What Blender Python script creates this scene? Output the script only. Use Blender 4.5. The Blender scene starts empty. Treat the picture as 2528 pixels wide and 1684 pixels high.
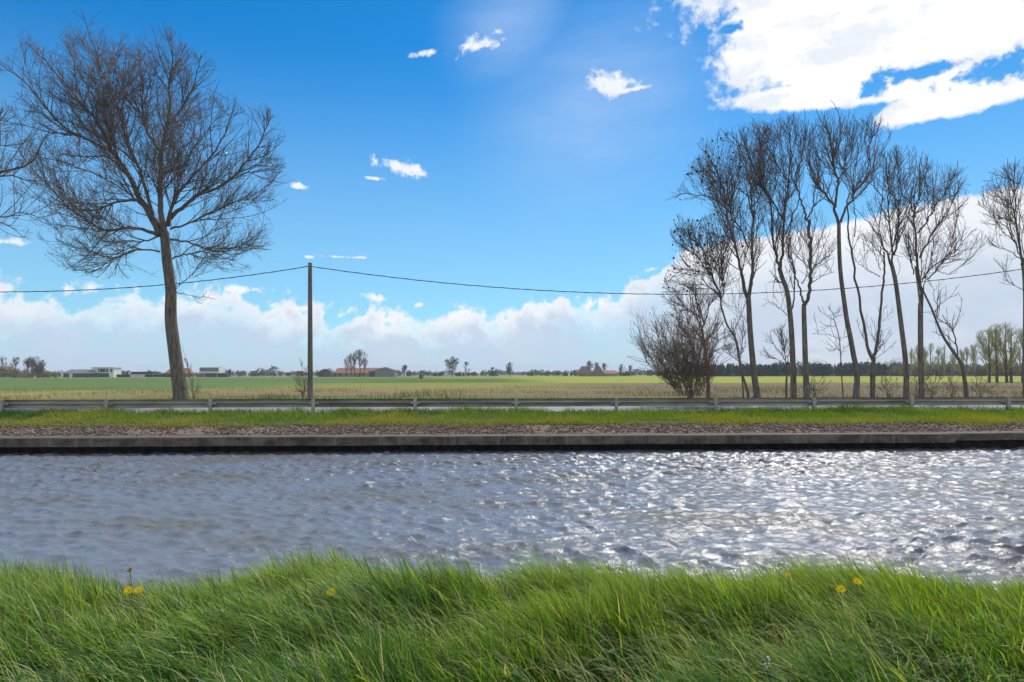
import bpy, math, random
import numpy as np
from mathutils import Vector

random.seed(7)
rng = np.random.default_rng(7)
sc = bpy.context.scene
COL = sc.collection

# ------------------------------------------------------------------ camera
CAMZ, F, CX, HY = 2.4, 1685.0, 1264.0, 925.0      # eye height above the water, focal length in photo pixels
cam_d = bpy.data.cameras.new('camera')
cam_d.sensor_width, cam_d.lens, cam_d.clip_start, cam_d.clip_end = 36.0, 24.0, 0.1, 20000
cam_d.shift_y = 83 / 2528
cam = bpy.data.objects.new('camera', cam_d)
COL.objects.link(cam)
cam.location = (0, 0, CAMZ)
cam.rotation_euler = (math.radians(90), math.radians(0.1), 0)
sc.camera = cam

# ------------------------------------------------------------------ light
SUN_AZ, SUN_EL = math.radians(25), math.radians(53)   # azimuth right of the view direction
WORLD_STRENGTH, EXPOSURE = 0.088, 0.84
sc.view_settings.view_transform = 'Standard'
sc.view_settings.look = 'None'
sc.view_settings.gamma = 1
sc.view_settings.exposure = EXPOSURE
sc.cycles.use_denoising = True
sc.cycles.denoiser = 'OPENIMAGEDENOISE'
sc.cycles.denoising_input_passes = 'RGB_ALBEDO_NORMAL'
sc.cycles.denoising_prefilter = 'ACCURATE'
sun_d = bpy.data.lights.new('sun', 'SUN')
sun_d.energy, sun_d.angle, sun_d.color = 2.3, math.radians(1.0), (1.0, 0.95, 0.87)
sun = bpy.data.objects.new('sun', sun_d)
COL.objects.link(sun)
sdir = Vector((math.sin(SUN_AZ) * math.cos(SUN_EL), math.cos(SUN_AZ) * math.cos(SUN_EL), math.sin(SUN_EL)))
sun.rotation_euler = (-sdir).to_track_quat('-Z', 'Y').to_euler()
sun.location = (20, 40, 60)


class NT:
    """small helper for building node trees"""
    def __init__(s, tree):
        s.t = tree
        s.t.nodes.clear()

    def n(s, kind, **kw):
        nd = s.t.nodes.new(kind)
        for k, v in kw.items():
            setattr(nd, k, v)
        return nd

    def put(s, sock, v):
        if isinstance(v, bpy.types.NodeSocket):
            s.t.links.new(v, sock)
        elif v is not None:
            sock.default_value = v

    def m(s, op, a, b=None, c=None, clamp=False):
        nd = s.n('ShaderNodeMath', operation=op, use_clamp=clamp)
        for i, v in enumerate((a, b, c)):
            if v is not None:
                s.put(nd.inputs[i], v)
        return nd.outputs[0]

    def add(s, a, b): return s.m('ADD', a, b)
    def sub(s, a, b): return s.m('SUBTRACT', a, b)
    def mul(s, a, b): return s.m('MULTIPLY', a, b)

    def smooth(s, x, lo, hi, a=0.0, b=1.0):
        nd = s.n('ShaderNodeMapRange', interpolation_type='SMOOTHSTEP')
        for i, v in enumerate((x, lo, hi, a, b)):
            s.put(nd.inputs[i], v)
        return nd.outputs[0]

    def lin(s, x, lo, hi, a=0.0, b=1.0):
        nd = s.n('ShaderNodeMapRange')
        for i, v in enumerate((x, lo, hi, a, b)):
            s.put(nd.inputs[i], v)
        return nd.outputs[0]

    def mix(s, f, a, b, mode='MIX'):
        nd = s.n('ShaderNodeMix', data_type='RGBA', blend_type=mode)
        s.put(nd.inputs[0], f)
        for i, v in ((6, a), (7, b)):
            if isinstance(v, tuple) and len(v) == 3:
                v = (*v, 1)
            s.put(nd.inputs[i], v)
        return nd.outputs[2]

    def noise(s, vec, scale, detail=4, rough=0.55, dist=0.0, out=0):
        nd = s.n('ShaderNodeTexNoise')
        s.put(nd.inputs['Vector'], vec)
        nd.inputs['Scale'].default_value = scale
        nd.inputs['Detail'].default_value = detail
        nd.inputs['Roughness'].default_value = rough
        nd.inputs['Distortion'].default_value = dist
        return nd.outputs[out]

    def xyz(s, x, y, z):
        nd = s.n('ShaderNodeCombineXYZ')
        for i, v in enumerate((x, y, z)):
            s.put(nd.inputs[i], v)
        return nd.outputs[0]

    def sep(s, v):
        nd = s.n('ShaderNodeSeparateXYZ')
        s.put(nd.inputs[0], v)
        return nd.outputs

    def ramp(s, f, stops, interp='LINEAR'):
        nd = s.n('ShaderNodeValToRGB')
        s.put(nd.inputs[0], f)
        cr = nd.color_ramp
        cr.interpolation = interp
        while len(cr.elements) < len(stops):
            cr.elements.new(0.5)
        for e, (p, c) in zip(cr.elements, stops):
            e.position, e.color = p, (*c, 1)
        return nd.outputs[0]

    def curve(s, f, pts):
        nd = s.n('ShaderNodeFloatCurve')
        s.put(nd.inputs[1], f)
        cu = nd.mapping.curves[0]
        while len(cu.points) < len(pts):
            cu.points.new(0.5, 0.5)
        for p, (x, y) in zip(cu.points, pts):
            p.location = (x, y)
            p.handle_type = 'AUTO_CLAMPED'
        nd.mapping.update()
        return nd.outputs[0]


# ------------------------------------------------------------------ sky with clouds
def az_of(px): return math.atan((px - CX) / F)
def el_of(px, py): return (HY - py) / F * math.cos(az_of(px))


world = bpy.data.worlds.new('World')
sc.world = world
world.use_nodes = True
W = NT(world.node_tree)
tc = W.n('ShaderNodeTexCoord')
sx, sy, sz = W.sep(tc.outputs['Generated'])
U = W.m('ARCTAN2', sx, sy)
V = W.m('DIVIDE', sz, W.m('MAXIMUM', W.m('SQRT', W.add(W.mul(sx, sx), W.mul(sy, sy))), 0.001))
V = W.m('MINIMUM', V, 6.0)
sky = W.n('ShaderNodeTexSky', sky_type='NISHITA', sun_disc=False)
sky.sun_elevation, sky.sun_rotation = SUN_EL, SUN_AZ
sky.air_density, sky.dust_density, sky.ozone_density = 1.0, 0.2, 3.0
hsv = W.n('ShaderNodeHueSaturation')
hsv.inputs['Saturation'].default_value = 1.45
hsv.inputs['Value'].default_value = 1.0
W.put(hsv.inputs['Color'], sky.outputs[0])
# deep blue away from the sun and up, paler towards the horizon
blue = W.mix(1.0, hsv.outputs[0], (0.40, 0.80, 0.82), 'MULTIPLY')

P = W.xyz(U, V, 0.0)
warp = W.n('ShaderNodeVectorMath', operation='SCALE')
W.put(warp.inputs[0], W.noise(P, 9.0, 4, 0.5, 0, 1))
warp.inputs['Scale'].default_value = 0.05
Pw = W.n('ShaderNodeVectorMath', operation='ADD')
W.put(Pw.inputs[0], P)
W.put(Pw.inputs[1], warp.outputs[0])
Pw = Pw.outputs[0]
nA = W.sub(W.noise(Pw, 11.0, 9, 0.58), 0.5)
nB = W.sub(W.noise(Pw, 30.0, 7, 0.6), 0.5)
nD = W.sub(W.noise(Pw, 75.0, 5, 0.6), 0.5)
nC = W.noise(W.xyz(W.mul(U, 0.5), W.mul(V, 1.6), 3.0), 16.0, 6, 0.55)


def ell(px, py, a, b, rot=0.0):
    """1 at the centre of an ellipse on the sky, 0 on its edge, negative outside"""
    u0, v0, a, b = az_of(px), el_of(px, py), a / F, b / F
    c, s = math.cos(rot), math.sin(rot)
    du, dv = W.sub(U, u0), W.sub(V, v0)
    p = W.mul(W.add(W.mul(du, c), W.mul(dv, s)), 1 / a)
    q = W.mul(W.sub(W.mul(dv, c), W.mul(du, s)), 1 / b)
    return W.sub(1.0, W.m('SQRT', W.add(W.mul(p, p), W.mul(q, q))))


def union(items):
    r = items[0]
    for i in items[1:]:
        r = W.m('MAXIMUM', r, i)
    return r


# big cumulus high on the right
big = union([ell(2310, 40, 510, 175, 0.0), ell(1985, 100, 200, 140, -0.5), ell(2420, 225, 230, 46, 0.14),
             ell(2110, 222, 300, 44, -0.04), ell(2640, -260, 800, 330, 0.0)])
holes = union([ell(2158, 218, 40, 26, 0.9), ell(2290, 178, 70, 15, 0.1), ell(2470, 172, 95, 28, 0.1),
               ell(1800, 72, 30, 14, 0.2)])
bigf = W.add(W.mul(big, 1.7), W.add(W.mul(nA, 0.75), W.add(W.mul(nB, 0.9), W.mul(nD, 0.6))))
holef = W.add(holes, W.add(W.mul(nA, 2.0), W.add(W.mul(nB, 2.6), W.mul(nD, 1.8))))
big_a = W.mul(W.smooth(bigf, 0.0, 0.42), W.sub(1.0, W.mul(W.smooth(holef, -0.25, 0.45), W.smooth(holes, -1.2, -0.1))))

# cloud bank along the horizon, climbing to the right as a smooth-topped anvil
PX = [(-3.2, 710), (-0.75, 722), (-0.60, 708), (-0.50, 716), (-0.42, 698), (-0.34, 745), (-0.22, 762), (-0.10, 768), (0.02, 758), (0.08, 715), (0.115, 728)]
tops = [((u + 3.2) / 6.4, (HY - py) / F * math.cos(u if abs(u) < 1 else 0.7)) for u, py in PX]
tops += [((az_of(px) + 3.2) / 6.4, el_of(px, py)) for px, py in
         [(1570, 700), (1600, 668), (1668, 622), (1867, 572), (2061, 549), (2240, 506), (2367, 485), (2495, 462), (2700, 430)]]
tops += [(0.68, 0.26), (0.80, 0.12), (1.0, 0.12)]
topV = W.curve(W.lin(U, -3.2, 3.2), tops)
right = W.smooth(U, az_of(1560), az_of(1720))
amp = W.lin(right, 0.0, 1.0, 0.105, 0.03)
ampB = W.lin(right, 0.0, 1.0, 0.115, 0.02)
below = W.sub(topV, V)
bank = W.add(below, W.add(W.mul(nA, amp), W.mul(nB, ampB)))
bank_a = W.smooth(bank, 0.0, W.lin(right, 0, 1, 0.020, 0.010))

# little fair-weather puffs
puffs = union([ell(1180, 112, 62, 24, 0.25), ell(1500, 205, 52, 34, -0.4), ell(1560, 222, 60, 7, 0.08), ell(985, 412, 66, 19, -0.2),
               ell(922, 440, 26, 5), ell(738, 459, 27, 9), ell(18, 594, 40, 10), ell(620, 714, 80, 13, 0.05), ell(928, 733, 32, 10, -0.2),
               ell(1475, 745, 60, 18, 0.35), ell(1035, 753, 20, 8), ell(668, 752, 20, 14), ell(1610, 665, 45, 12, 0.25),
               ell(1650, 695, 55, 10, 0.1), ell(1040, 133, 34, 10, 0.2), ell(850, 775, 50, 16, 0.3), ell(950, 790, 70, 14, 0.1), ell(1130, 778, 70, 18, 0.25), ell(1240, 800, 55, 18, 0.1), ell(1370, 785, 60, 16, 0.2), ell(745, 760, 30, 10), ell(500, 745, 60, 20, 0.4), ell(250, 705, 60, 18, 0.2), ell(845, 634, 70, 4), ell(765, 634, 14, 4)])
puff_a = W.smooth(W.add(puffs, W.add(W.mul(nA, 1.6), W.add(W.mul(nB, 3.0), W.mul(nD, 2.4)))), 0.0, 0.9)

# thin veil of high cloud in the middle of the sky
veil = union([ell(1480, 250, 420, 330, 0.5), ell(1260, 60, 240, 200, 0.8)])
veil_a = W.mul(W.smooth(veil, 0.0, 1.0), W.lin(nC, 0.3, 0.7, 0.30, 0.52))
low = W.smooth(V, 0.50, 0.06, 0.0, 0.55)

C_W = 6.7
white = (C_W, C_W, C_W * 1.01)
shade_big = W.smooth(W.add(nC, W.add(W.mul(nB, 0.5), W.mul(nA, 0.4))), 0.44, 0.66)
col_big = W.mix(W.mul(shade_big, 0.62), white, (4.6, 5.1, 5.8))
# shade on the bank from its own depth: bright rims, greyer base
depth_b = W.smooth(W.add(bank, W.mul(nC, 0.03)), 0.022, 0.075)
col_left = W.mix(depth_b, (6.3, 6.35, 6.5), (3.6, 4.35, 5.5))
depth_r = W.smooth(W.add(below, W.mul(nC, 0.10)), 0.03, 0.18)
col_right = W.mix(depth_r, (6.5, 6.5, 6.6), (3.9, 4.4, 5.3))
lump = W.smooth(W.add(nC, nA), 0.42, 0.72)
col_right = W.mix(W.mul(lump, 0.45), col_right, (6.0, 6.0, 6.2))
col_left = W.mix(W.mul(lump, 0.22), col_left, (5.0, 5.3, 5.9))
col_bank = W.mix(right, col_left, col_right)

c = W.mix(low, blue, (2.6, 4.3, 6.1))
c = W.mix(veil_a, c, (3.3, 4.4, 6.2))
c = W.mix(W.mul(puff_a, 0.93), c, (6.1, 6.25, 6.5))
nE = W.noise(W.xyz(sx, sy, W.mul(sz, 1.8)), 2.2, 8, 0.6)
rear_fill = W.mul(W.smooth(W.m('ABSOLUTE', U), 1.05, 1.45), W.smooth(nE, 0.44, 0.56))  # unseen white clouds added behind the camera as neutral fill light
c = W.mix(W.mul(rear_fill, 0.95), c, W.mix(W.smooth(nE, 0.52, 0.68), (6.5, 6.5, 6.6), (5.2, 5.5, 6.0)))
brk = W.smooth(W.add(nA, W.mul(nB, 0.5)), -0.10, 0.06, 0.62, 0.94)
bank_o = W.lin(right, 0.0, 1.0, brk, 0.95)
c = W.mix(W.mul(bank_a, bank_o), c, col_bank)
c = W.mix(big_a, c, col_big)
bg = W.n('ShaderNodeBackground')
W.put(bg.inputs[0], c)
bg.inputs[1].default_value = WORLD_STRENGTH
wo = W.n('ShaderNodeOutputWorld')
W.t.links.new(bg.outputs[0], wo.inputs[0])
world.cycles.sampling_method = 'MANUAL'
world.cycles.sample_map_resolution = 1024


# ------------------------------------------------------------------ helpers: meshes, tags
def obj(name, verts, faces, mat, parent=None, smooth=False, colors=None, mats=None, midx=None):
    """links ONE mesh object; faces is a list of int arrays (n, 3) / (n, 4) or a plain list of tuples"""
    me = bpy.data.meshes.new(name)
    verts = np.asarray(verts, dtype=np.float32).reshape(-1, 3)
    if isinstance(faces, list) and faces and not isinstance(faces[0], np.ndarray):
        me.from_pydata([tuple(map(float, v)) for v in verts], [], [tuple(f) for f in faces])
    else:
        if isinstance(faces, np.ndarray):
            faces = [faces]
        faces = [f for f in faces if len(f)]
        nl = sum(f.size for f in faces)
        nf = sum(len(f) for f in faces)
        me.vertices.add(len(verts))
        me.vertices.foreach_set('co', verts.ravel())
        me.loops.add(nl)
        me.polygons.add(nf)
        me.loops.foreach_set('vertex_index', np.concatenate([f.ravel() for f in faces]).astype(np.int32))
        tot = np.concatenate([np.full(len(f), f.shape[1], dtype=np.int32) for f in faces])
        me.polygons.foreach_set('loop_start', np.concatenate([[0], np.cumsum(tot)[:-1]]).astype(np.int32))
        try:
            me.polygons.foreach_set('loop_total', tot)
        except Exception:
            pass
    if colors is not None:
        at = me.color_attributes.new('tint', 'FLOAT_COLOR', 'POINT')
        cc = np.ones((len(verts), 4), dtype=np.float32)
        cc[:, :3] = colors
        at.data.foreach_set('color', cc.ravel())
    for mm in (mats or [mat]):
        me.materials.append(mm)
    if midx is not None:
        me.polygons.foreach_set('material_index', np.asarray(midx, dtype=np.int32))
    me.update(calc_edges=True)
    me.validate()
    if smooth:
        me.polygons.foreach_set('use_smooth', np.ones(len(me.polygons), dtype=bool))
    o = bpy.data.objects.new(name, me)
    COL.objects.link(o)
    if parent:
        o.parent = parent
    return o


def thing(name, label, cat, loc=(0, 0, 0), rz=0.0, group=None):
    o = bpy.data.objects.new(name, None)
    COL.objects.link(o)
    o.location, o.rotation_euler = loc, (0, 0, rz)
    o.empty_display_size = 0.2
    return tag(o, label, cat, group)


def tag(o, label=None, cat=None, group=None, kind=None):
    for k, v in (('label', label), ('category', cat), ('group', group), ('kind', kind)):
        if v:
            o[k] = v
    return o


class MB:
    """collects boxes, prisms and tubes into one mesh"""
    def __init__(s):
        s.v, s.f = [], []

    def box(s, x0, x1, y0, y1, z0, z1):
        b = len(s.v)
        s.v += [(x0, y0, z0), (x1, y0, z0), (x1, y1, z0), (x0, y1, z0), (x0, y0, z1), (x1, y0, z1), (x1, y1, z1), (x0, y1, z1)]
        s.f += [tuple(b + i for i in q) for q in ((0, 3, 2, 1), (4, 5, 6, 7), (0, 1, 5, 4), (1, 2, 6, 5), (2, 3, 7, 6), (3, 0, 4, 7))]
        return s

    def prism(s, prof, x0, x1, axis='x'):
        """closed profile [(a, b)...] swept along an axis; axis x: profile in (y, z); axis y: profile in (x, z)"""
        b, n = len(s.v), len(prof)
        for t in (x0, x1):
            for (p, q) in prof:
                s.v.append((t, p, q) if axis == 'x' else (p, t, q))
        s.f += [tuple(b + i for i in range(n)), tuple(b + n + i for i in reversed(range(n)))]
        s.f += [(b + i, b + (i + 1) % n, b + n + (i + 1) % n, b + n + i) for i in range(n)]
        return s

    def hip(s, x0, x1, y0, y1, z0, z1, ix, iy=0.5):
        b, ym = len(s.v), y0 + (y1 - y0) * iy
        s.v += [(x0, y0, z0), (x1, y0, z0), (x1, y1, z0), (x0, y1, z0), (x0 + ix, ym, z1), (x1 - ix, ym, z1)]
        s.f += [tuple(b + i for i in q) for q in ((0, 1, 5, 4), (1, 2, 5), (2, 3, 4, 5), (3, 0, 4), (0, 3, 2, 1))]
        return s

    def build(s, name, mat, parent=None, smooth=False):
        return obj(name, s.v, s.f, mat, parent, smooth)


def nrm(a):
    return a / np.maximum(np.linalg.norm(a, axis=-1, keepdims=True), 1e-9)


def tubes(Pt, R, S=4):
    """Pt (N, K, 3) centre lines, R (N, K) radii -> verts, quads"""
    N, K, _ = Pt.shape
    T = np.gradient(Pt, axis=1)
    T = nrm(T)
    mean = nrm(T.mean(axis=1))
    alt = np.where(np.abs(mean[:, 2:3]) < 0.8, np.array([[0, 0, 1.0]]), np.array([[1.0, 0, 0]]))
    ref = nrm(np.cross(mean, alt))[:, None, :]
    A = nrm(np.cross(T, ref))
    B = np.cross(T, A)
    ang = np.linspace(0, 2 * np.pi, S, endpoint=False)
    ring = (A[:, :, None, :] * np.cos(ang)[None, None, :, None] + B[:, :, None, :] * np.sin(ang)[None, None, :, None])
    vs = Pt[:, :, None, :] + ring * R[:, :, None, None]
    idx = np.arange(N * K * S).reshape(N, K, S)
    a = idx[:, :-1, :]
    b = np.roll(a, -1, axis=2)
    d = idx[:, 1:, :]
    cq = np.roll(d, -1, axis=2)
    return vs.reshape(-1, 3), np.stack([a, b, cq, d], axis=-1).reshape(-1, 4)


def vnoise(x, y, seed=0, oct=3, freq=1.0):
    """cheap smooth value noise in about -1..1 from summed sines"""
    r = np.random.default_rng(seed)
    out = np.zeros_like(x, dtype=float)
    amp, tot = 1.0, 0.0
    for o in range(oct):
        for _ in range(5):
            th, ph, k = r.uniform(0, 2 * np.pi), r.uniform(0, 2 * np.pi), freq * r.uniform(0.6, 1.4)
            out += amp * np.sin(k * (x * np.cos(th) + y * np.sin(th)) + ph)
        tot += amp * 2.0
        amp *= 0.5
        freq *= 2.1
    return out / tot


# ------------------------------------------------------------------ materials
def material(name):
    mt = bpy.data.materials.new(name)
    mt.use_nodes = True
    T = NT(mt.node_tree)
    b = T.n('ShaderNodeBsdfPrincipled')
    o = T.n('ShaderNodeOutputMaterial')
    T.t.links.new(b.outputs[0], o.inputs[0])
    b.inputs['Roughness'].default_value = 0.8
    return mt, T, b, o


def simple(name, c1, c2, scale=6.0, rough=0.8, bump=0.0, metal=0.0, detail=5, stretch=(1, 1, 1), spec=0.5, coords='Object'):
    mt, T, b, o = material(name)
    tcn = T.n('ShaderNodeTexCoord')
    mp = T.n('ShaderNodeMapping')
    mp.inputs['Scale'].default_value = stretch
    T.put(mp.inputs[0], tcn.outputs[coords])
    f = T.noise(mp.outputs[0], scale, detail, 0.62)
    f2 = T.noise(mp.outputs[0], scale * 0.23, 3, 0.5)
    f3 = T.smooth(T.add(T.mul(f, 0.65), T.mul(f2, 0.5)), 0.38, 0.78)
    T.put(b.inputs['Base Color'], T.mix(f3, c1, c2))
    b.inputs['Roughness'].default_value = rough
    b.inputs['Metallic'].default_value = metal
    b.inputs['Specular IOR Level'].default_value = spec
    if bump:
        bn = T.n('ShaderNodeBump')
        bn.inputs['Strength'].default_value = bump
        bn.inputs['Distance'].default_value = 0.05
        T.put(bn.inputs['Height'], f)
        T.put(b.inputs['Normal'], bn.outputs[0])
    return mt


def leafy(name, transl=0.45, rough=0.45, spec=0.35, gain=1.0):
    """thin leaf: tint attribute, part of the light passes through"""
    mt, T, b, o = material(name)
    at = T.n('ShaderNodeAttribute', attribute_name='tint')
    col = at.outputs['Color']
    T.put(b.inputs['Base Color'], col)
    b.inputs['Roughness'].default_value = rough
    b.inputs['Specular IOR Level'].default_value = spec
    tr = T.n('ShaderNodeBsdfTranslucent')
    T.put(tr.inputs[0], T.mix(1.0, col, (1.25 * gain, 1.2 * gain, 0.55 * gain), 'MULTIPLY'))
    ms = T.n('ShaderNodeMixShader')
    ms.inputs[0].default_value = transl
    T.t.links.new(b.outputs[0], ms.inputs[1])
    T.t.links.new(tr.outputs[0], ms.inputs[2])
    T.t.links.new(ms.outputs[0], o.inputs[0])
    return mt


def foliage(name, c1, c2, scale, transl=0.4):
    mt, T, b, o = material(name)
    tcn = T.n('ShaderNodeTexCoord')
    col = T.mix(T.smooth(T.noise(tcn.outputs['Object'], scale, 5, 0.6), 0.35, 0.65), c1, c2)
    T.put(b.inputs['Base Color'], col)
    b.inputs['Specular IOR Level'].default_value = 0.15
    tr = T.n('ShaderNodeBsdfTranslucent')
    T.put(tr.inputs[0], col)
    ms = T.n('ShaderNodeMixShader')
    ms.inputs[0].default_value = transl
    T.t.links.new(b.outputs[0], ms.inputs[1])
    T.t.links.new(tr.outputs[0], ms.inputs[2])
    T.t.links.new(ms.outputs[0], o.inputs[0])
    return mt


def bark(name, c1, c2, moss=None, scale=3.0):
    mt, T, b, o = material(name)
    tcn = T.n('ShaderNodeTexCoord')
    mp = T.n('ShaderNodeMapping')
    mp.inputs['Scale'].default_value = (1, 1, 0.22)
    T.put(mp.inputs[0], tcn.outputs['Object'])
    f = T.noise(mp.outputs[0], scale * 3, 8, 0.65)
    f2 = T.noise(tcn.outputs['Object'], scale * 0.5, 4, 0.55)
    col = T.mix(T.smooth(f, 0.36, 0.66), c1, c2)
    if moss:
        col = T.mix(T.mul(T.smooth(f2, 0.5, 0.7), 0.7), col, moss)
    T.put(b.inputs['Base Color'], col)
    b.inputs['Roughness'].default_value = 0.9
    b.inputs['Specular IOR Level'].default_value = 0.2
    bn = T.n('ShaderNodeBump')
    bn.inputs['Strength'].default_value = 0.8
    bn.inputs['Distance'].default_value = 0.04
    T.put(bn.inputs['Height'], f)
    T.put(b.inputs['Normal'], bn.outputs[0])
    return mt


M = {}
M['soil'] = simple('soil', (0.13, 0.095, 0.07), (0.24, 0.18, 0.135), 9, 0.95, 0.5)
M['turf'] = simple('turf', (0.04, 0.062, 0.014), (0.085, 0.10, 0.025), 5, 0.95, 0.6, spec=0.1)
M['grass'] = leafy('grass_blades', 0.45, 0.5, 0.2)
M['weed'] = leafy('weed_leaf', 0.4, 0.6, 0.15)
M['verge'] = leafy('verge_grass', 0.45, 0.5, 0.3)
M['dry'] = leafy('dry_grass', 0.35, 0.7, 0.2)
M['bark_poplar'] = bark('poplar_bark', (0.105, 0.084, 0.066), (0.24, 0.20, 0.165), (0.16, 0.14, 0.085))
M['bark_limb'] = bark('limb_bark', (0.10, 0.078, 0.06), (0.22, 0.178, 0.14), (0.17, 0.15, 0.06), 5)
M['bark_ash'] = bark('ash_bark', (0.12, 0.098, 0.078), (0.27, 0.23, 0.19), (0.18, 0.16, 0.10))
M['twig'] = simple('twig', (0.125, 0.107, 0.098), (0.19, 0.163, 0.15), 3, 0.8)
M['twig_dark'] = simple('twig_dark', (0.125, 0.095, 0.082), (0.20, 0.158, 0.138), 3, 0.8)
M['twig_far'] = simple('twig_far', (0.14, 0.11, 0.085), (0.22, 0.18, 0.145), 0.3, 0.9)
M['twig_willow'] = simple('twig_willow', (0.34, 0.33, 0.12), (0.48, 0.45, 0.20), 0.5, 0.8)
M['twig_brown'] = simple('twig_brown', (0.20, 0.14, 0.10), (0.32, 0.235, 0.175), 3, 0.8)
M['cone'] = simple('seed_cone', (0.018, 0.013, 0.011), (0.035, 0.026, 0.02), 8, 0.8)
M['steel'] = simple('weathered_steel', (0.20, 0.17, 0.14), (0.46, 0.42, 0.36), 2.2, 0.5, 0.1, 0.15, stretch=(0.35, 1, 3))
M['steel_post'] = simple('galvanised_post', (0.33, 0.31, 0.28), (0.52, 0.49, 0.45), 9, 0.6, 0.1, 0.1)
M['stone'] = simple('stone', (0.10, 0.078, 0.065), (0.24, 0.195, 0.17), 7, 0.9, 0.5)
M['pole'] = simple('pole_concrete', (0.12, 0.105, 0.088), (0.25, 0.225, 0.195), 6, 0.85, 0.3, stretch=(1, 1, 0.15))
M['cable'] = simple('cable_sheath', (0.012, 0.012, 0.013), (0.03, 0.03, 0.03), 9, 0.6)
M['white_wall'] = simple('white_render', (0.70, 0.71, 0.72), (0.80, 0.80, 0.80), 1, 0.7)
M['glass'] = simple('window_glass', (0.012, 0.025, 0.032), (0.03, 0.05, 0.06), 0.4, 0.08, spec=0.6)
M['dark_wall'] = simple('dark_cladding', (0.035, 0.036, 0.038), (0.07, 0.07, 0.072), 1, 0.7)
M['grey_clad'] = simple('grey_cladding', (0.16, 0.15, 0.16), (0.22, 0.21, 0.21), 2, 0.7, stretch=(1, 1, 6))
M['slate'] = simple('slate_roof', (0.16, 0.15, 0.15), (0.24, 0.22, 0.215), 2, 0.8)
M['red_roof'] = simple('red_tile_roof', (0.24, 0.10, 0.062), (0.36, 0.17, 0.11), 1.5, 0.85, stretch=(1, 1, 2))
M['brown_roof'] = simple('brown_tile_roof', (0.085, 0.062, 0.055), (0.14, 0.105, 0.09), 1.5, 0.85)
M['brick'] = simple('brick_wall', (0.24, 0.14, 0.095), (0.36, 0.23, 0.16), 3, 0.9)
M['tan_wall'] = simple('tan_wall', (0.30, 0.23, 0.16), (0.42, 0.33, 0.24), 2, 0.9)
M['grey_wall'] = simple('barn_cladding', (0.20, 0.19, 0.175), (0.28, 0.265, 0.24), 1, 0.8, stretch=(4, 4, 0.3))
M['hedge'] = foliage('hedge_leaf', (0.02, 0.035, 0.014), (0.045, 0.06, 0.022), 2)
M['conifer'] = foliage('conifer_leaf', (0.022, 0.055, 0.026), (0.05, 0.095, 0.042), 0.3)
M['petal'] = foliage('dandelion_petal', (0.88, 0.66, 0.01), (0.92, 0.78, 0.03), 90)
M['white_petal'] = simple('white_petal', (0.72, 0.74, 0.66), (0.85, 0.85, 0.80), 60, 0.6)
M['stem'] = simple('flower_stem', (0.10, 0.13, 0.04), (0.14, 0.16, 0.06), 20, 0.6)

# ------------------------------------------------------------------ ground
TILT = 0.03                      # the canal, road and fields run slightly away to the right
ROT = math.atan(TILT)
cR, sR = math.cos(ROT), math.sin(ROT)


def far(xl, yl, z=0.0):
    """a point of the tilted canal frame in world space"""
    return np.array([xl * cR - yl * sR, xl * sR + yl * cR, z])


GZ = 0.88                        # field level


def near_z(x, y):
    base = np.interp(y, [-50, 2.5, 4.2, 5.0, 5.35, 5.9, 6.4, 7.2], [0.62, 0.66, 0.72, 0.72, 0.66, 0.38, 0.10, -0.4])
    return base


def near_h(x, y):
    """near bank height with hummocks"""
    z = near_z(x, y)
    k = np.clip((y - 1.0) / 2.0, 0, 1) * np.clip((6.6 - y) / 1.0, 0, 1)
    z = z + k * (0.012 * vnoise(x, y, 3, 2, 1.6) + 0.012 * vnoise(x, y, 4, 2, 5.0))
    z = z + 0.085 * np.exp(-((x + 1.05) / 0.75) ** 2) * k + 0.03 * np.exp(-((x - 2.4) / 0.9) ** 2) * k
    z = z - 0.06 * np.clip((x - 2.6) / 1.2, 0, 1) * k - 0.03 * np.clip((-1.8 - x) / 1.0, 0, 1) * k
    return z


def far_h(x, y):
    z = np.interp(y, [7.2, 9, 19, 21.69, 21.70, 22.45, 22.6, 24.4, 25.2, 25.8, 31.6, 32.6, 36, 42, 60],
                  [-0.4, -1.6, -1.6, -1.4, 0.45, 0.74, 0.78, 0.98, 1.0, 0.955, 0.955, 1.03, 1.0, GZ, GZ])
    k = np.clip((y - 22.5) / 0.5, 0, 1) * np.clip((25.0 - y) / 0.5, 0, 1) + np.clip((y - 32.6) / 2, 0, 1) * np.clip((90 - y) / 30, 0, 1)
    return z + 0.03 * k * vnoise(x, y, 5, 2, 0.9)


ys = np.concatenate([[-120, -60, -20, -8, -3, 0], np.arange(1, 7.3, 0.12), np.arange(7.5, 21.5, 1.5), [21.69, 21.70, 22.0, 22.3, 22.45, 22.6],
                     np.arange(22.8, 26.0, 0.2), np.arange(26.2, 46, 0.8), np.geomspace(46.5, 2600, 50)])
xs = np.concatenate([-np.geomspace(2600, 30.5, 32), np.arange(-30, -7.9, 1.0), np.arange(-7.8, 7.81, 0.15), np.arange(8, 30.1, 1.0), np.geomspace(30.5, 2600, 32)])
GX, GY = np.meshgrid(xs, ys)
GH = np.where(GY < 7.2, near_h(GX, GY), far_h(GX, GY))
gv = np.stack([GX, GY, GH], axis=-1).reshape(-1, 3)
nx_, ny_ = len(xs), len(ys)
ii = np.arange(nx_ * ny_).reshape(ny_, nx_)
gf = np.stack([ii[:-1, :-1], ii[:-1, 1:], ii[1:, 1:], ii[1:, :-1]], axis=-1).reshape(-1, 4)
ymid = np.repeat(0.5 * (ys[1:] + ys[:-1]), nx_ - 1)
gm = np.where(ymid < 5.6, 0, np.where(ymid < 22.5, 1, np.where(ymid < 33, 0, 2)))

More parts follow.
